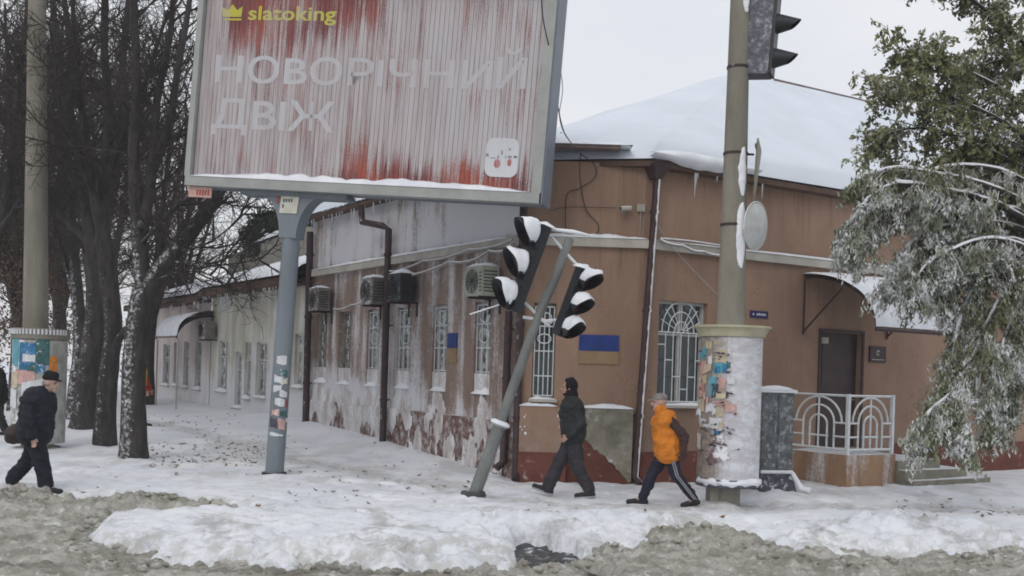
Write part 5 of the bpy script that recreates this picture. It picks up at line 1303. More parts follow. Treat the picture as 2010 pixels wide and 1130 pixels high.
# ------------------------------------------------------------------ trees
class Twigs:
    """collects many thin tubes and turns them into one mesh quickly"""
    def __init__(self): self.by = {}
    def add(self, pts, rad, n=4): self.by.setdefault((len(pts), n), []).append((np.array(pts, float), np.array(rad, float)))
    def mesh(self, name, origin):
        VV = []; FF = []; base = 0
        for (K, n), L in self.by.items():
            P = np.stack([a for a, _ in L]); R = np.stack([r for _, r in L]); m = len(L)
            t = np.empty_like(P); t[:, 1:-1] = P[:, 2:] - P[:, :-2]; t[:, 0] = P[:, 1] - P[:, 0]; t[:, -1] = P[:, -1] - P[:, -2]
            t /= np.linalg.norm(t, axis=-1, keepdims=True) + 1e-9
            ref = np.tile(np.array([.31, .74, .59]), (m, K, 1))
            u = np.cross(t, ref); u /= np.linalg.norm(u, axis=-1, keepdims=True) + 1e-9; w = np.cross(t, u)
            a = np.arange(n) * 2 * math.pi / n
            V = P[:, :, None] + R[:, :, None, None] * (u[:, :, None] * np.cos(a)[None, None, :, None] + w[:, :, None] * np.sin(a)[None, None, :, None])
            VV.append(V.reshape(-1, 3))
            i = np.arange(m)[:, None, None] * K * n; j = np.arange(K - 1)[None, :, None] * n; k = np.arange(n)[None, None, :]; k2 = (k + 1) % n
            q = np.stack([i + j + k, i + j + k2, i + j + n + k2, i + j + n + k], -1).reshape(-1, 4) + base
            FF.append(q); base += m * K * n
        V = np.concatenate(VV) - np.array(origin)[None]
        return np_mesh(name, V, np.concatenate(FF), True)
def vec(rng): 
    v = rng.normal(size=3); return v / np.linalg.norm(v)
def branch_path(p, d, L, K, rng, wob, up):
    pts = [np.array(p)]; d = np.array(d)
    for k in range(K - 1):
        d = d + wob * rng.normal(size=3) + np.array([0, 0, up]); d /= np.linalg.norm(d); pts.append(pts[-1] + d * L / (K - 1))
    return pts
def spawn(tw, pts, r0, r1, level, rng, dens, Ls, rs, wob=.18, up=.06, t0=.25, spread=.75):
    """twigs growing from a limb; Ls, rs = lengths and radii per level"""
    pts = np.array(pts); seg = np.linalg.norm(np.diff(pts, axis=0), axis=1); tot = seg.sum(); n = max(1, int(tot * dens[0] + rng.random()))
    cum = np.concatenate([[0], np.cumsum(seg)])
    for k in range(n):
        t = t0 + (1 - t0) * (k + rng.random()) / n; s = t * tot; i = min(np.searchsorted(cum, s, 'right') - 1, len(seg) - 1); f = (s - cum[i]) / max(seg[i], 1e-6)
        p = pts[i] * (1 - f) + pts[i + 1] * f; d = (pts[i + 1] - pts[i]) / max(seg[i], 1e-6)
        v = vec(rng); v = v - d * v.dot(d); v /= np.linalg.norm(v) + 1e-9
        nd = d * rng.uniform(.35, .9) + v * spread * rng.uniform(.6, 1.2); nd /= np.linalg.norm(nd)
        L = Ls[0] * rng.uniform(.5, 1.15) * (1 - .35 * t); r = rs[0] * rng.uniform(.7, 1.1)
        K = 5 if len(Ls) > 1 else 4
        bp = branch_path(p, nd, L, K, rng, wob, up); rad = np.linspace(r, r * .35, K)
        tw.add(bp, rad, 4 if len(Ls) > 1 else 3)
        if len(Ls) > 1: spawn(tw, bp, r, r * .35, level + 1, rng, dens[1:], Ls[1:], rs[1:], wob * 1.15, up, .12, spread)
M['bark'] = mat('bark', (.052, .047, .046), .95, .35, 9, .9, .03, stretch=(1, 1, .3), snow=((-.45, -.85, .10), 1.02, .4, .85, 16), snowz=(2.0, 4.2))
M['bark_snowy'] = mat('bark_snowy', (.052, .047, .046), .95, .35, 9, .9, .03, stretch=(1, 1, .3), snow=((-.35, -.90, .10), .88, .5, .9, 15), snowz=(3.6, 4.6))
M['twig'] = mat('twig', (.044, .036, .033), .9, .3, 5, 0)
M['twig_brown'] = mat('twig_brown', (.070, .052, .045), .9, .3, 5, 0)
M['dead_leaf'] = mat('dead_leaf', (.105, .072, .050), .9, .4, 4, 0)
def bez(P, n=14):
    P = [np.array(p) for p in P]; out = []
    for i in range(len(P) - 1):
        a = P[max(i - 1, 0)]; b_ = P[i]; c = P[i + 1]; d = P[min(i + 2, len(P) - 1)]
        m = max(2, n // (len(P) - 1))
        for k in range(m):
            t = k / m; out.append(.5 * ((2 * b_) + (c - a) * t + (2 * a - 5 * b_ + 4 * c - d) * t * t + (3 * b_ - a - 3 * c + d) * t ** 3))
    out.append(P[-1]); return out
def lumpy(mb, pts, r0, r1, n=14, seed=0, flare=0.0):
    pts = [Vector(p) for p in pts]; m = len(pts)
    rs_ = []
    for i in range(m):
        t = i / (m - 1); r = r0 + (r1 - r0) * t ** .8
        if flare and i < 3: r *= 1 + flare * (1 - i / 3)
        rs_.append(r * (1 + .16 * float(fbm(i * .7, seed * 3.3, seed, 2))))
    b = len(mb.v); mb.tube(pts, rs_, n, True)
    rr = random.Random(seed)
    for i in range(b, b + n * m):
        v = mb.v[i]; p = pts[min((i - b) // n, m - 1)]; d = Vector(v) - p; k = 1 + .22 * float(fbm(v[0] * 9 + v[2] * 1.5, v[1] * 9 + v[2] * 2.2, seed, 3)); mb.v[i] = tuple(p + d * k)
def bare_tree(label, base_px, depth, limbs, seed, m='bark', dens=(4.2, 7, 7), Ls=(1.7, .8, .42), rs=(.026, .011, .006), twm='twig', group='bare street trees', up=.06):
    """limbs: list of (pixel polyline [(x,y,ddepth)], r0, r1, twigs?)"""
    x, y = base_px; g = at(x, y, depth); gz = zg(g.x, depth); g.z = gz
    t = thing('bare_tree', g, label, 'tree', group)
    tw = Twigs(); rng = np.random.default_rng(seed); mb = MB()
    for k, (pl, r0, r1, tws) in enumerate(limbs):
        P = [np.array(at(px, py, depth + dd)) for px, py, dd in pl]
        if k == 0: P[0][2] = gz - .1
        Q = bez(P, 18); lumpy(mb, Q, r0, r1, 14 if r0 > .1 else 9, seed + k, .25 if k == 0 else 0)
        if tws: spawn(tw, Q, r0, r1, 0, rng, (dens[0] * tws,) + tuple(dens[1:]), Ls, rs, up=up, t0=.1 if k else .45)
    mb.build('trunk', M[m], t)
    link_mesh('crown', tw.mesh('crown', t.location), t, M[twm])
    return t
# the forked tree nearest the billboard
bare_tree('bare tree with forked trunk and a thick limb slanting towards the billboard', (262, 905), 19.6, [
    ([(262, 905, 0), (262, 820, 0), (264, 720, 0), (270, 640, 0), (284, 560, 0)], .235, .20, 0),
    ([(284, 580, 0), (275, 500, 0), (268, 420, .1), (262, 300, .2), (268, 150, .3), (262, -10, .3), (270, -160, .2)], .17, .05, 1),
    ([(284, 575, 0), (330, 510, -.1), (386, 440, -.1), (430, 375, .4), (470, 290, 1.2), (500, 160, 1.8), (540, 0, 2)], .18, .08, .8),
    ([(280, 450, 0), (300, 330, .3), (308, 200, .5), (335, 60, .6), (345, -120, .6)], .12, .04, 1),
    ([(300, 330, .3), (330, 250, .1), (350, 130, .1), (372, 0, .2), (380, -120, .2)], .10, .035, 1),
    ([(275, 480, 0), (330, 420, -.3), (360, 395, -.5), (395, 382, -.4)], .05, .02, .7),
    ([(345, 495, -.1), (420, 470, -.6), (500, 400, -.6)], .03, .010, .8),
    ([(300, 550, -.1), (380, 530, -.8), (450, 560, -1.0)], .03, .008, 1.0),
    ([(330, 510, -.1), (400, 520, -.6), (470, 500, -.8), (530, 520, -.8)], .026, .008, 1.0),
], 11, 'bark_snowy')
bare_tree('middle bare trunk with a snowy side stub, left of the forked one', (206, 885), 21.6, [
    ([(206, 885, 0), (208, 800, 0), (214, 720, 0), (222, 650, 0), (215, 560, 0), (205, 470, 0)], .21, .17, 0),
    ([(218, 690, 0), (236, 660, -.1), (250, 645, -.15)], .11, .07, 0),
    ([(205, 480, 0), (200, 380, 0), (215, 240, .2), (205, 100, .2), (208, -60, .2)], .165, .06, 1),
    ([(205, 480, 0), (180, 360, .2), (165, 240, .3), (150, 120, .3), (140, -40, .3)], .12, .04, 1),
    ([(200, 380, 0), (240, 270, -.2), (285, 160, -.3), (330, 20, -.3)], .08, .03, 1),
    ([(205, 420, 0), (160, 330, -.6), (120, 220, -.9), (100, 60, -1)], .07, .02, 1),
], 23)
bare_tree('broad bare trunk beside the left advertising column', (165, 862), 24.4, [
    ([(165, 862, 0), (170, 780, 0), (182, 680, 0), (190, 590, 0), (185, 500, 0)], .30, .23, 0),
    ([(185, 510, 0), (170, 400, .2), (150, 280, .2), (120, 140, .2), (100, -20, .2)], .19, .06, 1),
    ([(185, 510, 0), (215, 400, .2), (235, 280, .3), (240, 140, .3), (255, -30, .3)], .18, .06, 1),
    ([(180, 480, 0), (120, 420, .4), (80, 330, .6), (50, 200, .6), (20, 80, .6)], .10, .03, 1.2),
    ([(170, 400, 0), (130, 330, -.5), (100, 250, -.8), (110, 120, -.8)], .07, .03, 1.2),
], 37)
bare_tree('slim pale snow-plastered trunk just right of the left column', (148, 842), 27.0, [
    ([(148, 842, 0), (150, 760, 0), (158, 660, 0), (150, 560, 0), (140, 430, 0), (130, 300, 0), (140, 120, 0), (120, -40, 0)], .22, .06, .8),
    ([(152, 600, 0), (125, 500, .2), (95, 400, .3), (60, 300, .3), (30, 160, .4)], .09, .03, 1.1),
    ([(145, 500, 0), (190, 400, .4), (230, 320, .5), (290, 230, .5), (330, 130, .5)], .08, .03, 1.1),
], 41, 'bark_snowy')
bare_tree('bare tree half out of the picture at the far left edge', (-30, 850), 25.0, [
    ([(-30, 850, 0), (-28, 740, 0), (-30, 620, 0), (-20, 500, 0)], .26, .20, 0),
    ([(-20, 510, 0), (10, 400, .1), (25, 280, .1), (40, 140, .1), (60, -40, .1)], .15, .05, 1.1),
    ([(-20, 510, 0), (-40, 400, .2), (-30, 250, .2), (-10, 80, .2), (0, -60, .2)], .14, .05, 1.1),
    ([(0, 450, 0), (50, 380, -.5), (100, 330, -.8), (150, 270, -.8)], .07, .02, 1.2),
], 53)
# more trees along the street behind, copies of two grown ones
def proto_tree(seed, H=11.0):
    rng = np.random.default_rng(seed); tw = Twigs(); mb = MB()
    tr = bez([(0, 0, -.2), (.05, .05, 1.6), (-.05, 0, 3.2)], 8); lumpy(mb, tr, .24, .19, 10, seed, .2)
    for k in range(6):
        a = k * 2 * math.pi / 6 + rng.uniform(-.3, .3); sp = rng.uniform(.8, 2.0); z0 = rng.uniform(2.4, 3.2)
        P = bez([(0, 0, z0), (math.cos(a) * sp * .35, math.sin(a) * sp * .35, z0 + H * .2), (math.cos(a) * sp * .8, math.sin(a) * sp * .8, z0 + H * .42), (math.cos(a) * sp * 1.3, math.sin(a) * sp * 1.3, H)], 12)
        lumpy(mb, P, .13, .03, 7, seed + k); spawn(tw, P, .1, .03, 0, rng, (3.6, 4.6, 4.5), (2.0, .95, .5), (.032, .015, .009), t0=.05, up=.03)
    return mb, tw
def place_tree(proto, loc, rot, sc, label, group):
    me_t, me_c = proto
    t = thing('bare_tree', loc, label, 'tree', group); t.rotation_euler = (0, 0, rot); t.scale = (sc, sc, sc)
    a = bpy.data.objects.new('trunk', me_t); b_ = bpy.data.objects.new('crown', me_c)
    for o in (a, b_): COL.objects.link(o); o.parent = t
protos = []
for s in (3, 8):
    mb_, tw_ = proto_tree(s)
    me_t = bpy.data.meshes.new('trunk'); me_t.from_pydata(mb_.v, [], mb_.f); me_t.polygons.foreach_set('use_smooth', mb_.sm); me_t.update(); me_t.materials.append(M['bark'])
    me_c = tw_.mesh('crown', (0, 0, 0)); me_c.materials.append(M['twig_brown']); protos.append((me_t, me_c))
rr = random.Random(6)
BT_LIST = [(30, 30, 1.0), (110, 34, 1.05), (290, 36, 1.1), (-40, 34, 1.05), (200, 43, 1.2), (345, 46, 1.1), (60, 48, 1.3), (-90, 42, 1.2)]
for k, (x, Y, sc) in enumerate(BT_LIST):
    X = ray(x, 800)[0] * Y
    place_tree(protos[k % 2], (X, Y, float(pave_height(X, Y)) - .05), rr.uniform(0, 6.28), sc, 'bare brown tree in the dense row behind the street trees', 'bare trees further down the street')
# dry brown leaves still hanging on a tree left of the trunks
def leaf_cards(centres, sizes, rng, aspect=2.0, droop=.5):
    C = np.asarray(centres); n = len(C); S = np.asarray(sizes)[:, None]
    d = rng.normal(size=(n, 3)); d[:, 2] -= droop * 2; d /= np.linalg.norm(d, axis=1, keepdims=True)
    u = np.cross(d, rng.normal(size=(n, 3))); u /= np.linalg.norm(u, axis=1, keepdims=True)
    nn = np.cross(d, u)
    a = C - d * S * .5; b_ = C + d * S * .5; m1 = C + u * S * .5 / aspect + nn * S * .08; m2 = C - u * S * .5 / aspect + nn * S * .08
    V = np.stack([a, m1, b_, m2], 1).reshape(-1, 3); F_ = np.arange(n * 4).reshape(n, 4)
    return V, F_
rng = np.random.default_rng(5)
dl = thing('leafy_brown_tree', (at(100, 860, 29).x, 29, .3), 'tree with dry brown leaves behind the left pole', 'tree')
mb = MB(); lumpy(mb, bez([at(112, 850, 29), at(110, 700, 29), at(118, 560, 29), at(105, 420, 29)], 12), .16, .05, 9, 4); mb.build('trunk', M['bark'], dl)
cs = []
for cx_, cy_, sx, sy, n in ((115, 440, 75, 85, 700), (95, 570, 50, 70, 700), (30, 540, 45, 80, 600), (20, 640, 40, 40, 300), (190, 430, 60, 60, 200)):
    for k in range(n):
        q = rng.normal(size=2) * .5; cs.append(at(cx_ + sx * q[0], cy_ + sy * q[1], 29 + rng.normal() * .7))
V, F_ = leaf_cards(cs, rng.uniform(.06, .15, len(cs)), rng); V -= np.array(dl.location)[None]
link_mesh('crown', np_mesh('crown', V, F_), dl, M['dead_leaf'])
# dark evergreen behind the roofs
M['needle'] = mat('needle', (.022, .040, .018), .8, .4, 2, 0, snow=(UP, .9, .2, .5, 4))
def evergreen(label, x, y, Y, w_, h_, n, seed, m='needle', nm='evergreen_tree'):
    rng = np.random.default_rng(seed); c = at(x, y, Y); t = thing(nm, (c.x, Y, .2), label, 'tree')
    mb = MB(); mb.tube([(c.x, Y, .0), (c.x, Y, c.z)], [.22, .06], 8); mb.build('trunk', M['bark'], t)
    cl = rng.normal(size=(60, 3)); cl /= np.linalg.norm(cl, axis=1, keepdims=True); cl *= rng.uniform(.5, 1, (60, 1)) ** .5
    pts = (cl[rng.integers(0, 60, n)] + rng.normal(size=(n, 3)) * .16) * np.array([w_, w_ * .8, h_]) + np.array([c.x, Y, c.z])
    V, F_ = leaf_cards(pts, rng.uniform(.14, .34, n), rng, 2.4, .2); V -= np.array(t.location)[None]
    link_mesh('crown', np_mesh('crown', V, F_), t, M[m])
evergreen('dark green evergreen crown above the roofs behind the billboard post', 530, 462, 44, 1.05, .9, 2600, 3)
evergreen('darker evergreen rising behind the billboard bracket, right of the post', 650, 400, 46, 2.4, 2.2, 6000, 4)
evergreen('grey green thicket closing the far end of the street', 150, 720, 66, 13, 3.2, 9000, 9, 'twig_brown', 'far_thicket')

# ------------------------------------------------------------------ snow laden green tree on the right
def leaf_mat(name, col, snow_amt):
    m, n, l, b = _nodes(name); B = NB(n, l); p = B.pos()
    a = B.noise(p, 1.6, 3, .6); c = B.noise(p, 11, 3, .6); z = B.sep(p)[2]
    col_ = B.mix(B.ramp(a, .35, .65), tuple(x * .65 for x in col), tuple(x * 1.35 for x in col))
    col_ = B.mix(B.math('MULTIPLY', B.ramp(c, .6, .75), .5), col_, (.15, .12, .03))
    k = B.math('ADD', B.math('MULTIPLY', B.noise(p, 3.2, 4, .6), .7), B.math('MULTIPLY', B.noise(p, 25, 2, .6), .3))
    k = B.ramp(B.math('ADD', k, snow_amt), .50, .64)
    col_ = B.mix(B.math('MULTIPLY', k, .9), col_, (.72, .74, .76))
    l.new(col_, b.inputs['Base Color']); b.inputs['Roughness'].default_value = .7
    return m
M['leaf_green'] = leaf_mat('leaf_green', (.165, .172, .075), -.035)
M['leaf_frost'] = leaf_mat('leaf_frost', (.17, .185, .095), .02)
M['leaf_snow'] = leaf_mat('leaf_snow', (.20, .22, .14), .06)
YT = 15.0
rtp = Vector((9.6, 15.6, 0)); rtp.z = zg(9.6, 15.6)
rt = thing('snowy_green_tree', rtp, 'leafy green tree at the right edge, branches bowed down under snow', 'tree')
mb = MB(); rng = np.random.default_rng(17); tw = Twigs()
fork = Vector((9.3, 15.5, 3.2))
lumpy(mb, bez([rtp - Vector((0, 0, .2)), rtp + Vector((-.1, 0, 1.6)), fork], 10), .26, .2, 12, 2, .25)
M['bark_wet'] = mat('bark_wet', (.040, .035, .032), .9, .3, 7, .5, .02, snow=(UP, .15, .4, .45, 6))
# bowed branches in photo coordinates (x, y, depth)
RB = [
    ([(2140, 300, 15.3), (2040, 120, 15.2), (1960, 40, 15.0), (1880, -20, 14.9), (1830, -40, 14.8)], 'g'),
    ([(2120, 330, 15.3), (2000, 200, 15.1), (1900, 140, 15.0), (1830, 110, 14.9), (1760, 95, 14.8)], 'g'),
    ([(2120, 380, 15.3), (2000, 260, 15.2), (1890, 200, 15.1), (1800, 170, 15.0), (1742, 165, 14.9)], 'g'),
    ([(2110, 400, 15.4), (1990, 320, 15.4), (1880, 270, 15.3), (1800, 250, 15.2), (1720, 270, 15.1)], 'g'),
    ([(2110, 440, 15.4), (2010, 360, 15.5), (1930, 330, 15.5), (1860, 320, 15.4), (1790, 345, 15.3)], 'g'),
    ([(2110, 460, 15.2), (2000, 390, 15.0), (1900, 352, 14.9), (1830, 340, 14.8), (1770, 330, 14.8), (1695, 345, 14.8)], 'm'),
    ([(2110, 480, 15.2), (1990, 410, 15.0), (1880, 400, 14.9), (1800, 400, 14.8), (1740, 412, 14.8), (1695, 440, 14.8), (1668, 475, 14.8)], 's'),
    ([(2110, 490, 15.2), (1960, 400, 14.9), (1840, 370, 14.7), (1760, 360, 14.6), (1720, 380, 14.6), (1690, 408, 14.6), (1660, 450, 14.6)], 's'),
    ([(2110, 500, 15.3), (1980, 440, 15.1), (1880, 440, 15.0), (1810, 460, 14.9), (1770, 500, 14.9), (1750, 540, 14.9)], 's'),
    ([(2110, 520, 15.3), (1990, 470, 15.1), (1900, 480, 15.0), (1850, 510, 15.0), (1840, 540, 15.0), (1830, 570, 15.0)], 's'),
    ([(2110, 540, 15.4), (2010, 500, 15.3), (1940, 530, 15.2), (1890, 610, 15.1), (1870, 700, 15.1), (1850, 760, 15.0)], 'm'),
    ([(2110, 560, 15.3), (2020, 540, 15.1), (1960, 590, 15.0), (1920, 680, 14.9), (1880, 760, 14.9), (1835, 800, 14.9), (1815, 840, 14.9)], 'm'),
    ([(2110, 580, 15.3), (2030, 570, 15.2), (1985, 630, 15.1), (1960, 710, 15.0), (1945, 770, 14.9), (1945, 830, 14.9)], 's'),
    ([(2120, 600, 15.4), (2040, 590, 15.3), (2010, 660, 15.2), (1990, 740, 15.1), (1980, 800, 15.0)], 's'),
    ([(2110, 420, 15.6), (2020, 420, 15.6), (1960, 440, 15.6), (1900, 520, 15.5), (1860, 560, 15.5)], 'm'),
    ([(2110, 350, 15.6), (2010, 300, 15.6), (1950, 290, 15.7), (1890, 300, 15.7), (1850, 380, 15.6)], 'g'),
    ([(2130, 250, 15.6), (2040, 60, 15.6), (1980, -60, 15.6), (1930, -120, 15.6)], 'g'),
    ([(2130, 250, 15.6), (2060, 150, 15.7), (1990, 120, 15.7), (1930, 130, 15.6), (1880, 200, 15.6)], 'g'),
    ([(2110, 430, 15.3), (1990, 345, 15.1), (1890, 325, 15.0), (1810, 345, 14.9), (1750, 385, 14.9)], 'm'),
    ([(2110, 440, 15.4), (2010, 385, 15.3), (1930, 390, 15.2), (1870, 425, 15.2), (1830, 470, 15.1)], 'm'),
    ([(2110, 400, 15.5), (2030, 330, 15.5), (1970, 330, 15.4), (1930, 370, 15.4), (1905, 430, 15.4)], 'm'),
    ([(1880, 780, 14.9), (1850, 790, 14.9), (1825, 810, 14.8), (1805, 845, 14.8)], 's'),
    ([(1900, 730, 14.9), (1880, 800, 14.8), (1880, 830, 14.8), (1890, 855, 14.8)], 's'),
    ([(2110, 540, 15.0), (2000, 480, 14.8), (1930, 470, 14.7), (1870, 490, 14.6), (1820, 520, 14.6), (1800, 550, 14.6)], 's'),
]
leafV = {'g': [], 'm': [], 's': []}; caps = MB()
def spray(p, d, kind):
    """one hanging compound leaf: a stalk with paired leaflets"""
    L = rng.uniform(.16, .30); d = np.array(d) + np.array([0, 0, -.9 if kind != 'g' else -.45]) + rng.normal(size=3) * .45; d /= np.linalg.norm(d)
    pts = branch_path(p, d, L, 4, rng, .08, -.18); tw.add(pts, [.004, .003, .003, .002], 3)
    P = np.array(pts); n = 11
    for k in range(n):
        t = (k + .6) / n * 3; i = min(int(t), 2); f = t - i; q = P[i] * (1 - f) + P[i + 1] * f
        leafV[kind].append(q + rng.normal(size=3) * .022)
for pl, kind in RB:
    P = [np.array(at(x, y, Y)) for x, y, Y in pl]
    if pl[0][0] > 2050: P = [np.array(fork) + rng.normal(size=3) * .05] + P if P[0][2] > 2.6 else P
    Q = bez(P, 20); lumpy(mb, Q, .075 if pl[0][0] > 2050 else .025, .008, 7, int(pl[-1][0]))
    Q = np.array(Q); n0 = len(Q)
    if kind != 'g':                                  # snow lying along the top of the branch
        i0 = n0 // 3; sn = [Vector(q) + Vector((0, 0, .030 + .01 * float(fbm(k_ * .9, pl[-1][0], 3, 2)))) for k_, q in enumerate(Q[i0:])]
        mbs_ = MB(); mbs_.tube(sn, [max(.004, .018 + .055 * float(fbm(k_ * .8, pl[-1][0] * 1.3, 5, 3))) for k_ in range(len(sn))], 8); mbs_.build('branch_snow', M['snow'], rt)
    for k in range(46 if len(pl) > 4 else 24):
        t = .30 + .70 * rng.random() if pl[0][0] > 2050 else rng.random(); s = t * (n0 - 1); i = min(int(s), n0 - 2); p = Q[i] * (1 - s + i) + Q[i + 1] * (s - i)
        d = Q[i + 1] - Q[i]; d /= np.linalg.norm(d); v = vec(rng); v[2] = v[2] * .6 + (.0 if kind == 'g' else -.45)
        nd = d * .7 + v * .8; nd /= np.linalg.norm(nd); L = rng.uniform(.22, .62) * (1.1 if kind == 'g' else .8)
        bp = branch_path(p, nd, L, 5, rng, .16, -.05 if kind == 'g' else -.16); tw.add(bp, np.linspace(.009, .004, 5), 4)
        for q in range(rng.integers(5, 8) if kind == 'g' else rng.integers(7, 11)):
            j = rng.integers(1, 5); spray(bp[j] + rng.normal(size=3) * .03, bp[j] - bp[j - 1], kind)
        if kind == 's' and rng.random() < .0:
            c = bp[rng.integers(2, 5)]; a_, b2, h2 = rng.uniform(.04, .11), rng.uniform(.04, .09), rng.uniform(.05, .13); sd = int(rng.integers(1000))
            def blob(u, v, c=c, a_=a_, b2=b2, h2=h2, sd=sd):
                th = 2 * math.pi * u; ph = math.pi * v; r = 1 + .7 * float(fbm(math.cos(th) * 1.5 + v * 3 + sd, math.sin(th) * 1.5 + sd, sd, 3))
                return (c[0] + a_ * r * math.sin(ph) * math.cos(th), c[1] + b2 * r * math.sin(ph) * math.sin(th), c[2] + h2 * r * math.cos(ph))
            caps.grid(blob, 9, 6)
mb.build('trunk', M['bark_wet'], rt)
link_mesh('twigs', tw.mesh('twigs', rt.location), rt, M['bark_wet'])
for k, m in (('g', 'leaf_green'), ('m', 'leaf_frost'), ('s', 'leaf_snow')):
    n = len(leafV[k]); V, F_ = leaf_cards(leafV[k], rng.uniform(.055, .115, n), rng, 2.2 if k == 'g' else 2.9, .35 if k == 'g' else 1.0); V -= np.array(rt.location)[None]
    link_mesh('crown', np_mesh('crown', V, F_), rt, M[m])
print('leaves', {k: len(v) for k, v in leafV.items()})
# ------------------------------------------------------------------ people
def capsule(p0, p1, r0, r1, n=14, flat=1.0, flatdir=None):
    """closed tapered tube with round ends; flat squeezes it along flatdir"""
    p0, p1 = Vector(p0), Vector(p1); d = p1 - p0; L = d.length or 1e-5; d = d / L
    ref = Vector((0, 1, 0)) if abs(d.y) < .9 else Vector((1, 0, 0)); u = d.cross(ref).normalized(); w = d.cross(u)
    rings = []
    for k in range(4): a = math.pi / 2 * (k + .35) / 4; rings.append((p0 - d * r0 * math.cos(a), r0 * math.sin(a)))
    rings += [(p0, r0), (p0.lerp(p1, .5), (r0 + r1) / 2), (p1, r1)]
    for k in range(3, -1, -1): a = math.pi / 2 * (k + .35) / 4; rings.append((p1 + d * r1 * math.cos(a), r1 * math.sin(a)))
    V = []; F_ = []
    for c, r in rings:
        for k in range(n):
            a = 2 * math.pi * k / n; q = (u * math.cos(a) + w * math.sin(a)) * r
            if flatdir is not None: fd = Vector(flatdir); q = q - fd * q.dot(fd) * (1 - flat)
            V.append(c + q)
    m = len(rings)
    for i in range(m - 1):
        for k in range(n): k2 = (k + 1) % n; F_.append((i * n + k, i * n + k2, (i + 1) * n + k2, (i + 1) * n + k))
    F_.append(tuple(reversed(range(n)))); F_.append(tuple(range((m - 1) * n, m * n)))
    return V, F_
def ellipsoid(c, rx, ry, rz, tilt=0.0, n=16, m=10):
    c = Vector(c); V = []; F_ = []; R_ = Matrix.Rotation(tilt, 3, 'Y')
    for i in range(m + 1):
        ph = math.pi * (i + .02) / (m + .04)
        for k in range(n):
            a = 2 * math.pi * k / n; V.append(c + R_ @ Vector((rx * math.sin(ph) * math.cos(a), ry * math.sin(ph) * math.sin(a), rz * math.cos(ph))))
    for i in range(m):
        for k in range(n): k2 = (k + 1) % n; F_.append((i * n + k, (i + 1) * n + k, (i + 1) * n + k2, i * n + k2))
    F_.append(tuple(range(n))); F_.append(tuple(reversed(range(m * n, (m + 1) * n))))
    return V, F_
def fuse(name, shapes, m, parent, T, voxel=.011, smooth=5, wrinkle=0.0, cut=None, seed=0):
    """overlapping closed shapes fused into one continuous skin"""
    V = []; F_ = []
    for v, f in shapes:
        b = len(V); V += [tuple(p) for p in v]; F_ += [tuple(b + i for i in q) for q in f]
    me = bpy.data.meshes.new('tmp'); me.from_pydata(V, [], F_); me.update(); o = bpy.data.objects.new('tmp', me); COL.objects.link(o)
    r = o.modifiers.new('r', 'REMESH'); r.mode = 'VOXEL'; r.voxel_size = voxel
    s = o.modifiers.new('s', 'SMOOTH'); s.iterations = smooth; s.factor = .5
    dg = bpy.context.evaluated_depsgraph_get(); dg.update()
    res = bpy.data.meshes.new_from_object(o.evaluated_get(dg)); bpy.data.objects.remove(o); res.name = name
    co = np.zeros(len(res.vertices) * 3); res.vertices.foreach_get('co', co); co = co.reshape(-1, 3)
    if wrinkle:
        nr = np.zeros_like(co); res.vertices.foreach_get('normal', nr.ravel()) if False else None
        nrm = np.array([v.normal[:] for v in res.vertices])
        w = fbm(co[:, 2] * 11 + co[:, 0] * 5, co[:, 1] * 9 + co[:, 0] * 7, seed, 3) + .6 * fbm(co[:, 2] * 24, co[:, 0] * 8 + co[:, 1] * 8, seed + 5, 2)
        co = co + nrm * (w * wrinkle)[:, None]
    A = np.array(T); co = co @ A[:3, :3].T + A[:3, 3][None]
    off = rootloc(parent); co -= np.array(off)[None]
    res.vertices.foreach_set('co', co.ravel()); res.polygons.foreach_set('use_smooth', np.ones(len(res.polygons), bool)); res.update()
    return link_mesh(name, res, parent, m)
M['skin'] = mat('skin', (.40, .235, .175), .6, .1, 12, .1, .002)
M['skin_pale'] = mat('skin_pale', (.44, .29, .24), .6, .1, 12, .1, .002)
M['jacket_dark'] = mat('jacket_dark', (.022, .024, .026), .8, .3, 7, .4, .006)
M['trouser_grey'] = mat('trouser_grey', (.036, .033, .040), .85, .25, 8, .3, .005)
M['black_cloth'] = mat('black_cloth', (.010, .010, .012), .9, .2, 8, .2, .004)
M['navy_coat'] = mat('navy_coat', (.011, .014, .022), .8, .3, 7, .4, .006)
M['navy_trouser'] = mat('navy_trouser', (.016, .016, .032), .75, .2, 8, .25, .005)
M['orange_coat'] = mat('orange_coat', (.56, .185, .018), .75, .2, 8, .4, .008, col2=(.48, .155, .016))
M['dark_sleeve'] = mat('dark_sleeve', (.055, .030, .030), .85, .25, 9, .3, .005)
M['grey_cap'] = mat('grey_cap', (.22, .20, .19), .85, .25, 14, .2, .004)
M['shoe_dark'] = mat('shoe_dark', (.020, .020, .024), .6, .2, 9, .1, .003)
M['sole_pale'] = mat('sole_pale', (.33, .35, .35), .7, .15, 9, .1, .003)
M['bag_brown'] = mat('bag_brown', (.045, .030, .030), .6, .25, 7, .3, .005)
M['hair_dark'] = mat('hair_dark', (.018, .014, .013), .8, .3, 20, .3, .004)
M['hair_grey'] = mat('hair_grey', (.30, .29, .28), .8, .2, 20, .3, .004)
M['red_coat'] = mat('red_coat', (.38, .035, .020), .8, .2, 7, .3, .005)
M['yellow_vest'] = mat('yellow_vest', (.55, .36, .03), .8, .15, 7, .3, .005)
M['eye'] = mat('eye', (.012, .010, .010), .3, 0, 5, 0)
M['stripe'] = mat('stripe', (.30, .30, .33), .7, .1, 9, 0)
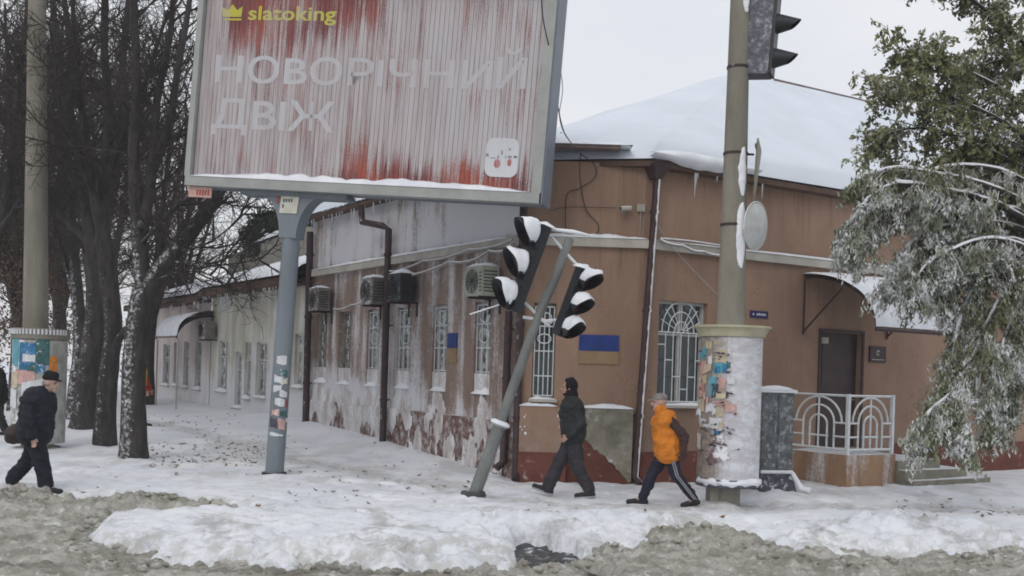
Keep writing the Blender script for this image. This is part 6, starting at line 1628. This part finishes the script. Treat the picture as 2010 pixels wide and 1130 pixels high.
def hand_shapes(wr, el, fwd, curl=.7):
    """palm, four unequal bent fingers and a thumb beyond a wrist; fwd = which way the thumb side faces"""
    wr = Vector(wr); d = (wr - Vector(el)).normalized(); f = Vector(fwd); f = (f - d * f.dot(d)).normalized(); s = d.cross(f)
    S = [capsule(wr, wr + d * .075, .030, .036, 10, .6, s)]
    for k, (off, L) in enumerate(((.027, .070), (.010, .080), (-.008, .074), (-.025, .058))):
        a = wr + d * .085 + f * off; b_ = a + (d * .9 + s * .25 * curl).normalized() * L * .5; c = b_ + (d * .35 + s * .9 * curl).normalized() * L * .5
        S += [capsule(a - d * .02, b_, .0105, .010, 8), capsule(b_, c, .010, .0085, 8)]
    a = wr + d * .03 + f * .028; b_ = a + (d * .6 + f * .75).normalized() * .035; c = b_ + (d * .95 + f * .1 + s * .3).normalized() * .032
    S += [capsule(a, b_, .013, .011, 8), capsule(b_, c, .011, .009, 8)]
    return S
def person(name, label, foot_xy, z0, heading, J, look, group=None, parts=None):
    """J: joints in metres, x forward, y to the person's left, z up. heading: direction of x in the ground plane (radians)"""
    z0 -= .025                                     # shoes press into the snow
    root = thing(name, (foot_xy[0], foot_xy[1], z0), label, 'person', group)
    T = Matrix.Translation((foot_xy[0], foot_xy[1], z0)) @ Matrix.Rotation(heading, 4, 'Z')
    L = {k: Vector(v) for k, v in J.items()}
    hd = L['head']; hr = .098; tl_ = look.get('tilt', 0.0)
    fx = Matrix.Rotation(tl_, 3, 'Y')
    def H(x, y, z): return hd + fx @ Vector((x, y, z))
    # body: one continuous mesh with head, neck, trunk, limbs and hands
    S = [ellipsoid(hd + Vector((-.008, 0, .02)), .098, .076, .105, tl_), ellipsoid(H(.025, 0, -.045), .072, .060, .075, tl_), capsule(H(.075, 0, -.098), H(.06, 0, -.09), .030, .038, 10)]
    S += [capsule(H(.098, 0, .012), H(.118, 0, -.028), .012, .018, 8), capsule(H(.112, .014, -.03), H(.112, -.014, -.03), .011, .011, 8)]
    S += [capsule(H(.082, .035, .032), H(.082, -.035, .032), .016, .016, 8)]                         # brow
    S += [capsule(H(.092, .02, -.066), H(.092, -.02, -.066), .011, .011, 8)]                          # mouth
    for s in (1, -1): S.append(ellipsoid(H(-.005, .078 * s, -.005), .022, .012, .034, tl_, 8, 6))
    S += [capsule(L['neck'], H(-.015, 0, -.07), .060, .056, 12)]
    ch, pv = L['chest'], L['pelvis']
    S += [capsule(pv, ch, .135, .150, 16, 1.0), capsule(ch + Vector((0, .1, .02)), ch + Vector((0, -.1, .02)), .12, .12, 12), capsule(pv + Vector((0, .07, -.02)), pv + Vector((0, -.07, -.02)), .125, .125, 12), capsule(ch, L['neck'], .12, .07, 12)]
    for s, k in ((1, 'l'), (-1, 'r')):
        S += [capsule(L['sh_' + k], L['el_' + k], .054, .043), capsule(L['el_' + k], L['wr_' + k], .043, .030)]
        S += [capsule(L['hip_' + k], L['kn_' + k], .090, .060), capsule(L['kn_' + k], L['an_' + k], .060, .042), capsule(L['an_' + k], L['an_' + k] + (L['toe_' + k] - L['an_' + k]) * .8, .04, .03)]
        S += hand_shapes(L['wr_' + k], L['el_' + k], Vector((1, 0, .3)))
    fuse('body', S, look.get('skin', M['skin']), root, T, .0085, 2)
    for s in (1, -1):
        sp = ellipsoid(H(.088, .031 * s, .008), .009, .013, .008, tl_, 8, 6); mb = MB(T); mb.add(sp[0], sp[1], True); mb.build('eye', M['eye'], root)
    # trousers
    tr = look['trousers_r']; S = [capsule(pv + Vector((0, .05, -.02)), pv + Vector((0, -.05, -.02)), .155, .155, 14), capsule(pv, pv + Vector((0, 0, .12)), .15, .15)]
    for k in 'lr':
        S += [capsule(L['hip_' + k], L['kn_' + k], tr[0], tr[1]), capsule(L['kn_' + k], L['an_' + k] + (L['kn_' + k] - L['an_' + k]).normalized() * .02, tr[1], tr[2])]
    fuse('trousers', S, look['trousers'], root, T, .011, 3, .040, seed=3)
    # coat
    jr = look['coat_r']; lo = Vector((pv.x, 0, look['hem'])); S = []
    S += [capsule(lo + Vector((0, .07, .10)), ch + Vector((0, .05, 0)), jr[0], jr[1], 16), capsule(lo + Vector((0, -.07, .10)), ch + Vector((0, -.05, 0)), jr[0], jr[1], 16), capsule(ch + Vector((0, .13, .06)), ch + Vector((0, -.13, .06)), jr[1] * .86, jr[1] * .86, 14), capsule(ch + Vector((0, 0, .05)), L['neck'] + Vector((0, 0, .02)), jr[1] * .8, .088, 14)]
    if look.get('hunch'): S += [ellipsoid(ch + Vector((-.07, 0, .03)), .16, .20, .22)]
    if look.get('belly'): S += [ellipsoid(pv.lerp(ch, .35) + Vector((.07, 0, 0)), .17, .18, .24)]
    sl = []
    for k in 'lr':
        sl += [capsule(L['sh_' + k], L['el_' + k], jr[2], jr[3]), capsule(L['el_' + k], L['wr_' + k] - (L['wr_' + k] - L['el_' + k]).normalized() * .01, jr[3], jr[4])]
    if look.get('sleeves'): fuse('sleeves', sl, look['sleeves'], root, T, .011, 3, .036, seed=8)
    else: S += sl
    coat = fuse('coat', S, look['coat'], root, T, .011, 3, .046, seed=5)
    # flat hem: cut the rounded bottom of the coat
    for k in 'lr':
        a, t = L['an_' + k], L['toe_' + k]; d = (t - a); d2 = Vector((d.x, d.y, 0)).normalized()
        up_ = Vector((0, 0, 1)); heel = L.get('heel_' + k, a - d2 * .05 + Vector((0, 0, -.06)))
        sh = fuse('shoe', [capsule(a, a + Vector((0, 0, -.02)) , .055, .055, 10), capsule(heel + Vector((0, 0, .015)), t + Vector((0, 0, .012)), .044, .040, 12), capsule(a.lerp(heel, .6), t.lerp(heel, .3) + Vector((0, 0, .02)), .048, .042, 12)], look['shoes'], root, T, .009, 2)
        if look.get('soles'):
            fuse('sole', [capsule(heel + Vector((0, 0, -.016)), t + Vector((0, 0, -.018)), .045, .043, 12, .45, (d.normalized().cross(Vector((0, 1, 0))))) ], look['soles'], sh, T, .008, 1)
    return root, T, L, H, fx
def walker(step, lean=0.0, H=1.78, crouch=0.0):
    """a walking pose: front leg right or left forward by step metres in all"""
    k = H / 1.78
    J = dict(pelvis=(0, 0, .95 * k - crouch), chest=(.02 + lean * .35, 0, 1.30 * k - crouch), neck=(.035 + lean * .55, 0, 1.475 * k - crouch), head=(.055 + lean * .7, 0, 1.635 * k - crouch))
    for s, q in ((1, 'l'), (-1, 'r')):
        J['sh_' + q] = (J['chest'][0] - .01, .185 * s * k, 1.40 * k - crouch); J['hip_' + q] = (0, .095 * s, .90 * k - crouch)
    return J
# --- man in the dark jacket and hood, walking left
footing = lambda g: max(zg(g.x + dx, g.y + dy) for dx in np.linspace(-.5, .5, 9) for dy in (-.1, 0, .1)) - .005
g1 = at(1122, 972, 16.1); zz = footing(g1)
J = walker(.7, .05, 1.80)
hip = J['hip_l']
# he walks towards -X; his left side faces the camera
J.update(kn_r=(.20, -.09, .52), an_r=(.36, -.09, .12), toe_r=(.56, -.10, .14), heel_r=(.31, -.09, .055),
         kn_l=(-.06, .09, .49), an_l=(-.27, .09, .12), toe_l=(-.07, .10, .035), heel_l=(-.31, .09, .055),
         el_l=(-.10, .255, 1.12), wr_l=(.085, .255, .95), el_r=(-.05, -.25, 1.13), wr_r=(.03, -.24, .90))
p1, T, L, H_, fx = person('person', 'man in dark jacket, black hood and grey trousers walking left past the leaning post', (g1.x, g1.y), zz, math.pi, J,
    dict(skin=M['skin'], coat=M['jacket_dark'], coat_r=(.185, .188, .088, .077, .060), hem=.84, trousers=M['trouser_grey'], trousers_r=(.128, .106, .096), shoes=M['shoe_dark'], soles=M['sole_pale']))
S = [ellipsoid(H_(-.030, 0, .032), .108, .100, .118), capsule(H_(-.035, 0, -.03), L['neck'] + Vector((-.03, 0, -.01)), .088, .098, 14), capsule(H_(.02, 0, .105), H_(-.03, 0, .10), .05, .07, 12)]
fuse('hood', S, M['black_cloth'], p1, T, .010, 3, .012)
fuse('beard', [ellipsoid(H_(.055, 0, -.095), .044, .05, .030), ellipsoid(H_(.02, .05, -.07), .035, .02, .045), ellipsoid(H_(.02, -.05, -.07), .035, .02, .045)], M['hair_dark'], p1, T, .007, 2)
mb = MB(T); mb.add(*ellipsoid((L['chest'].x + .12, .145, 1.27), .012, .012, .014, 0, 8, 6), True); mb.build('chest_badge', M['stripe'], p1)
# --- person in the orange coat, walking left
g2 = at(1308, 975, 15.6); zz = footing(g2)
J = walker(.8, .12, 1.66)
J.update(kn_r=(.20, -.085, .47), an_r=(.34, -.085, .09), toe_r=(.54, -.09, .035), heel_r=(.29, -.085, .04),
         kn_l=(-.12, .085, .47), an_l=(-.40, .085, .13), toe_l=(-.23, .09, .03), heel_l=(-.44, .085, .075),
         el_l=(-.20, .235, 1.06), wr_l=(-.19, .245, .83), el_r=(-.02, -.23, 1.05), wr_r=(.08, -.22, .84))
p2, T, L, H_, fx = person('person', 'person in orange coat, cap and navy striped track trousers walking left', (g2.x, g2.y), zz, math.pi, J,
    dict(skin=M['skin_pale'], coat=M['orange_coat'], coat_r=(.200, .180, .08, .07, .055), hem=.72, sleeves=M['dark_sleeve'], trousers=M['navy_trouser'], trousers_r=(.112, .088, .070), shoes=M['shoe_dark'], tilt=.10))
fuse('cap', [ellipsoid(H_(-.012, 0, .062), .108, .090, .070, .1), capsule(H_(.085, .03, .05), H_(.165, .02, .03), .014, .010, 8), capsule(H_(.085, -.03, .05), H_(.165, -.02, .03), .014, .010, 8), capsule(H_(.09, 0, .052), H_(.17, 0, .032), .016, .010, 8)], M['grey_cap'], p2, T, .008, 2)
fuse('collar', [capsule(L['neck'] + Vector((.02, 0, .0)), L['neck'] + Vector((.03, 0, .05)), .092, .088, 14)], M['orange_coat'], p2, T, .011, 2)
fuse('glove', [capsule(L['wr_l'], L['wr_l'] + Vector((.02, 0, -.10)), .048, .050, 10), capsule(L['wr_l'] + Vector((.03, 0, -.03)), L['wr_l'] + Vector((.06, 0, -.08)), .02, .016, 8)], M['dark_sleeve'], p2, T, .009, 2)
# side stripes down the near trouser leg
def leg_stripe(L, k, offs, parent, T, r):
    for o in offs:
        mb = MB(T); pts = []
        for a, b_, ra, rb in ((L['hip_' + k], L['kn_' + k], r[0], r[1]), (L['kn_' + k], L['an_' + k], r[1], r[2])):
            for t in np.linspace(0, .98, 7): p = a.lerp(b_, t); q = ra + (rb - ra) * t; pts.append((p.x + o, p.y + q + .008, p.z))
        mb.grid(lambda u, v: (pts[int(round(v * 13))][0] + (u - .5) * .016, pts[int(round(v * 13))][1] + (.0), pts[int(round(v * 13))][2]), 1, 13); mb.build('trouser_stripe', M['stripe'], parent)
leg_stripe(L, 'l', (-.016, .016), p2, T, (.118, .094, .076))
mb = MB(T); c = L['hip_l'].lerp(L['kn_l'], .22) + Vector((.07, .105, 0)); mb.add([(c.x - .02, c.y, c.z - .015), (c.x + .02, c.y - .004, c.z - .015), (c.x + .012, c.y, c.z + .02), (c.x - .008, c.y, c.z + .03)], [(0, 1, 2, 3)]); mb.build('trouser_badge', M['stripe'], p2)
# --- old man in a navy coat, walking right through the slush
g3 = at(66, 962, 15.0); zz = -.08 + .02
zz = float(pave_height(g3.x, 15.0)) if False else zg(g3.x, g3.y) - .06
J = walker(.6, .16, 1.72)
J.update(kn_r=(.13, -.10, .47), an_r=(.22, -.10, .10), toe_r=(.42, -.11, .03), heel_r=(.17, -.10, .04),
         kn_l=(-.10, .10, .48), an_l=(-.36, .10, .16), toe_l=(-.20, .11, .03), heel_l=(-.40, .10, .09),
         el_l=(-.12, .27, 1.05), wr_l=(-.18, .27, .82), el_r=(.02, -.285, 1.06), wr_r=(.09, -.29, .80))
J['sh_l'] = (.0, .20, 1.33); J['sh_r'] = (.0, -.20, 1.33); J['chest'] = (.03, 0, 1.24); J['neck'] = (.10, 0, 1.40); J['head'] = (.185, 0, 1.545)
p3, T, L, H_, fx = person('person', 'old man in navy coat and dark cap trudging right through slush with bag', (g3.x, g3.y), zz, 0.0, J,
    dict(skin=M['skin_pale'], coat=M['navy_coat'], coat_r=(.215, .225, .095, .085, .066), hem=.74, hunch=True, belly=True, trousers=M['navy_coat'], trousers_r=(.135, .118, .105), shoes=M['shoe_dark'], tilt=.12))
fuse('cap', [ellipsoid(H_(-.01, 0, .075), .112, .095, .058, .05), capsule(H_(-.04, 0, .11), H_(.05, 0, .11), .065, .06, 14), capsule(H_(.08, .035, .055), H_(.150, .02, .045), .014, .010, 8), capsule(H_(.08, -.035, .055), H_(.150, -.02, .045), .014, .010, 8), capsule(H_(.09, 0, .057), H_(.16, 0, .047), .015, .010, 8)], M['black_cloth'], p3, T, .008, 2)
fuse('hair', [ellipsoid(H_(-.055, 0, -.005), .055, .078, .06)], M['hair_grey'], p3, T, .008, 2)
bag = thing('shoulder_bag', Vector((g3.x - .34, g3.y + .12, zz + .62)), 'dark brown bag behind the old man in navy', 'bag')
Tb = Matrix.Translation((g3.x - .36, g3.y + .14, zz + .78))
fuse('bag_body', [ellipsoid((0, 0, 0), .13, .10, .15, .35), capsule((-.07, 0, -.07), (.07, 0, -.07), .07, .07, 10)], M['bag_brown'], bag, Tb, .012, 3, .015)
mb = MB(); sh = T @ L['sh_l']; mb.tube([Tb @ Vector((.02, 0, .13)), Tb @ Vector((.12, .02, .33)), sh + Vector((-.12, .0, .02)), sh + Vector((-.02, -.02, .10))], .014, 6); mb.build('strap', M['bag_brown'], bag)
# --- person in red and yellow, half hidden by the forked tree
Yp = 25.5; gx = at(268, 800, Yp).x; zz = float(pave_height(gx, Yp))
J = walker(.5, .05, 1.70)
J.update(kn_r=(.12, -.09, .49), an_r=(.18, -.09, .10), toe_r=(.38, -.09, .03), kn_l=(-.03, .09, .48), an_l=(-.18, .09, .11), toe_l=(0, .09, .03),
         el_l=(.10, .27, 1.10), wr_l=(.20, .30, .88), el_r=(.16, -.30, 1.08), wr_r=(.30, -.30, .86))
p4, T, L, H_, fx = person('person', 'person in red and yellow coat half hidden behind the forked tree trunk', (gx, Yp), zz, 0.0, J,
    dict(coat=M['yellow_vest'], coat_r=(.175, .172, .08, .07, .056), hem=.80, sleeves=M['red_coat'], trousers=M['red_coat'], trousers_r=(.115, .09, .08), shoes=M['shoe_dark']))
fuse('hat', [ellipsoid(H_(-.015, 0, .04), .108, .092, .085)], M['red_coat'], p4, T, .01, 2)
# --- person in black at the left edge of the picture
Yp = 23.0; gx = at(-4, 800, Yp).x; zz = float(pave_height(gx, Yp))
J = walker(.5, .05, 1.72)
J.update(kn_r=(.12, -.09, .49), an_r=(.18, -.09, .10), toe_r=(.38, -.09, .03), kn_l=(-.03, .09, .48), an_l=(-.18, .09, .11), toe_l=(0, .09, .03),
         el_l=(-.10, .27, 1.10), wr_l=(-.02, .27, .86), el_r=(.1, -.27, 1.10), wr_r=(.2, -.27, .88))
p5, T, L, H_, fx = person('person', 'person in black cut off by the left edge of the picture', (gx, Yp), zz, math.radians(200), J,
    dict(coat=M['black_cloth'], coat_r=(.185, .18, .085, .075, .06), hem=.72, trousers=M['jacket_dark'], trousers_r=(.12, .10, .085), shoes=M['shoe_dark']))
fuse('hat', [ellipsoid(H_(-.015, 0, .04), .108, .092, .085)], M['black_cloth'], p5, T, .01, 2)
# ------------------------------------------------------------------ litter on the snow
rng = np.random.default_rng(12)
cs = []
def scatter(n, x0, x1, y0, y1):
    for k in range(n):
        p = onground(rng.uniform(x0, x1), rng.uniform(y0, y1), .12)
        if p.y > 60: continue
        cs.append((p.x, p.y, zg(p.x, p.y) + .012))
scatter(150, 290, 520, 828, 905); scatter(150, 290, 520, 868, 898); scatter(90, 560, 950, 850, 960); scatter(40, 100, 900, 900, 1000); scatter(30, 1000, 2010, 965, 1050); scatter(50, 1750, 2010, 965, 1000)
C = np.array(cs); n = len(C); S = rng.uniform(.018, .06, n)[:, None]
a = rng.uniform(0, 2 * math.pi, n); d = np.stack([np.cos(a), np.sin(a), rng.normal(0, .25, n)], 1); u = np.stack([-np.sin(a), np.cos(a), rng.normal(0, .25, n)], 1)
cur = rng.uniform(0, .45, n)[:, None] * S; Z = np.array([[0, 0, 1.0]])
V = np.stack([C - d * S + Z * cur, C + u * S * .45, C + d * S + Z * cur, C - u * S * .45], 1).reshape(-1, 3)
M['fallen_leaf'] = mat('fallen_leaf', (.16, .095, .045), .9, .45, 2.5, 0, col2=(.055, .04, .028))
o = link_mesh('fallen_leaves', np_mesh('fallen_leaves', V, np.arange(n * 4).reshape(n, 4)), None, M['fallen_leaf'])
stuff(o); tag(o, 'dry brown leaves scattered over the trodden pavement snow', 'leaves')
# fallen snow-free twigs beside the steps and on the pavement
# lumps of slush thrown on the verge
mb = MB(); rr = random.Random(31)
n = 0
while n < 420:
    x = rr.uniform(-7.5, 7.5); y = rr.uniform(10.2, 15.4); mk = float(slush_mask(x, y))
    if not (.5 < mk < 1.8): continue
    n += 1; q = rr.uniform(.015, .05) * (1.5 if rr.random() < .12 else 1); z = zg(x, y); sd = rr.randrange(999)
    def blob(u, v):
        th = 2 * math.pi * u; ph = math.pi * v; r = q * (1 + 1.1 * float(fbm(math.cos(th) * 1.4 + v * 2 + sd, math.sin(th) * 1.4 + sd, sd, 2)))
        return (x + r * 1.25 * math.sin(ph) * math.cos(th), y + r * math.sin(ph) * math.sin(th), z + q * .15 + r * .75 * math.cos(ph))
    mb.grid(blob, 7, 5)
o = stuff(mb.build('slush_lumps', M['road_slush'])); tag(o, 'loose lumps of dirty slush along the edge of the road', 'slush')

# ------------------------------------------------------------------ damp winter air
m = bpy.data.materials.new('haze'); m.use_nodes = True; n = m.node_tree.nodes; n.clear()
ho = n.new('ShaderNodeOutputMaterial'); hv = n.new('ShaderNodeVolumePrincipled')
hv.inputs['Color'].default_value = (.93, .95, 1.0, 1); hv.inputs['Density'].default_value = .0014
m.node_tree.links.new(hv.outputs['Volume'], ho.inputs['Volume'])
mb = MB(); mb.box(-270, 270, -130, 310, -1.7, 24); stuff(mb.build('haze', m))
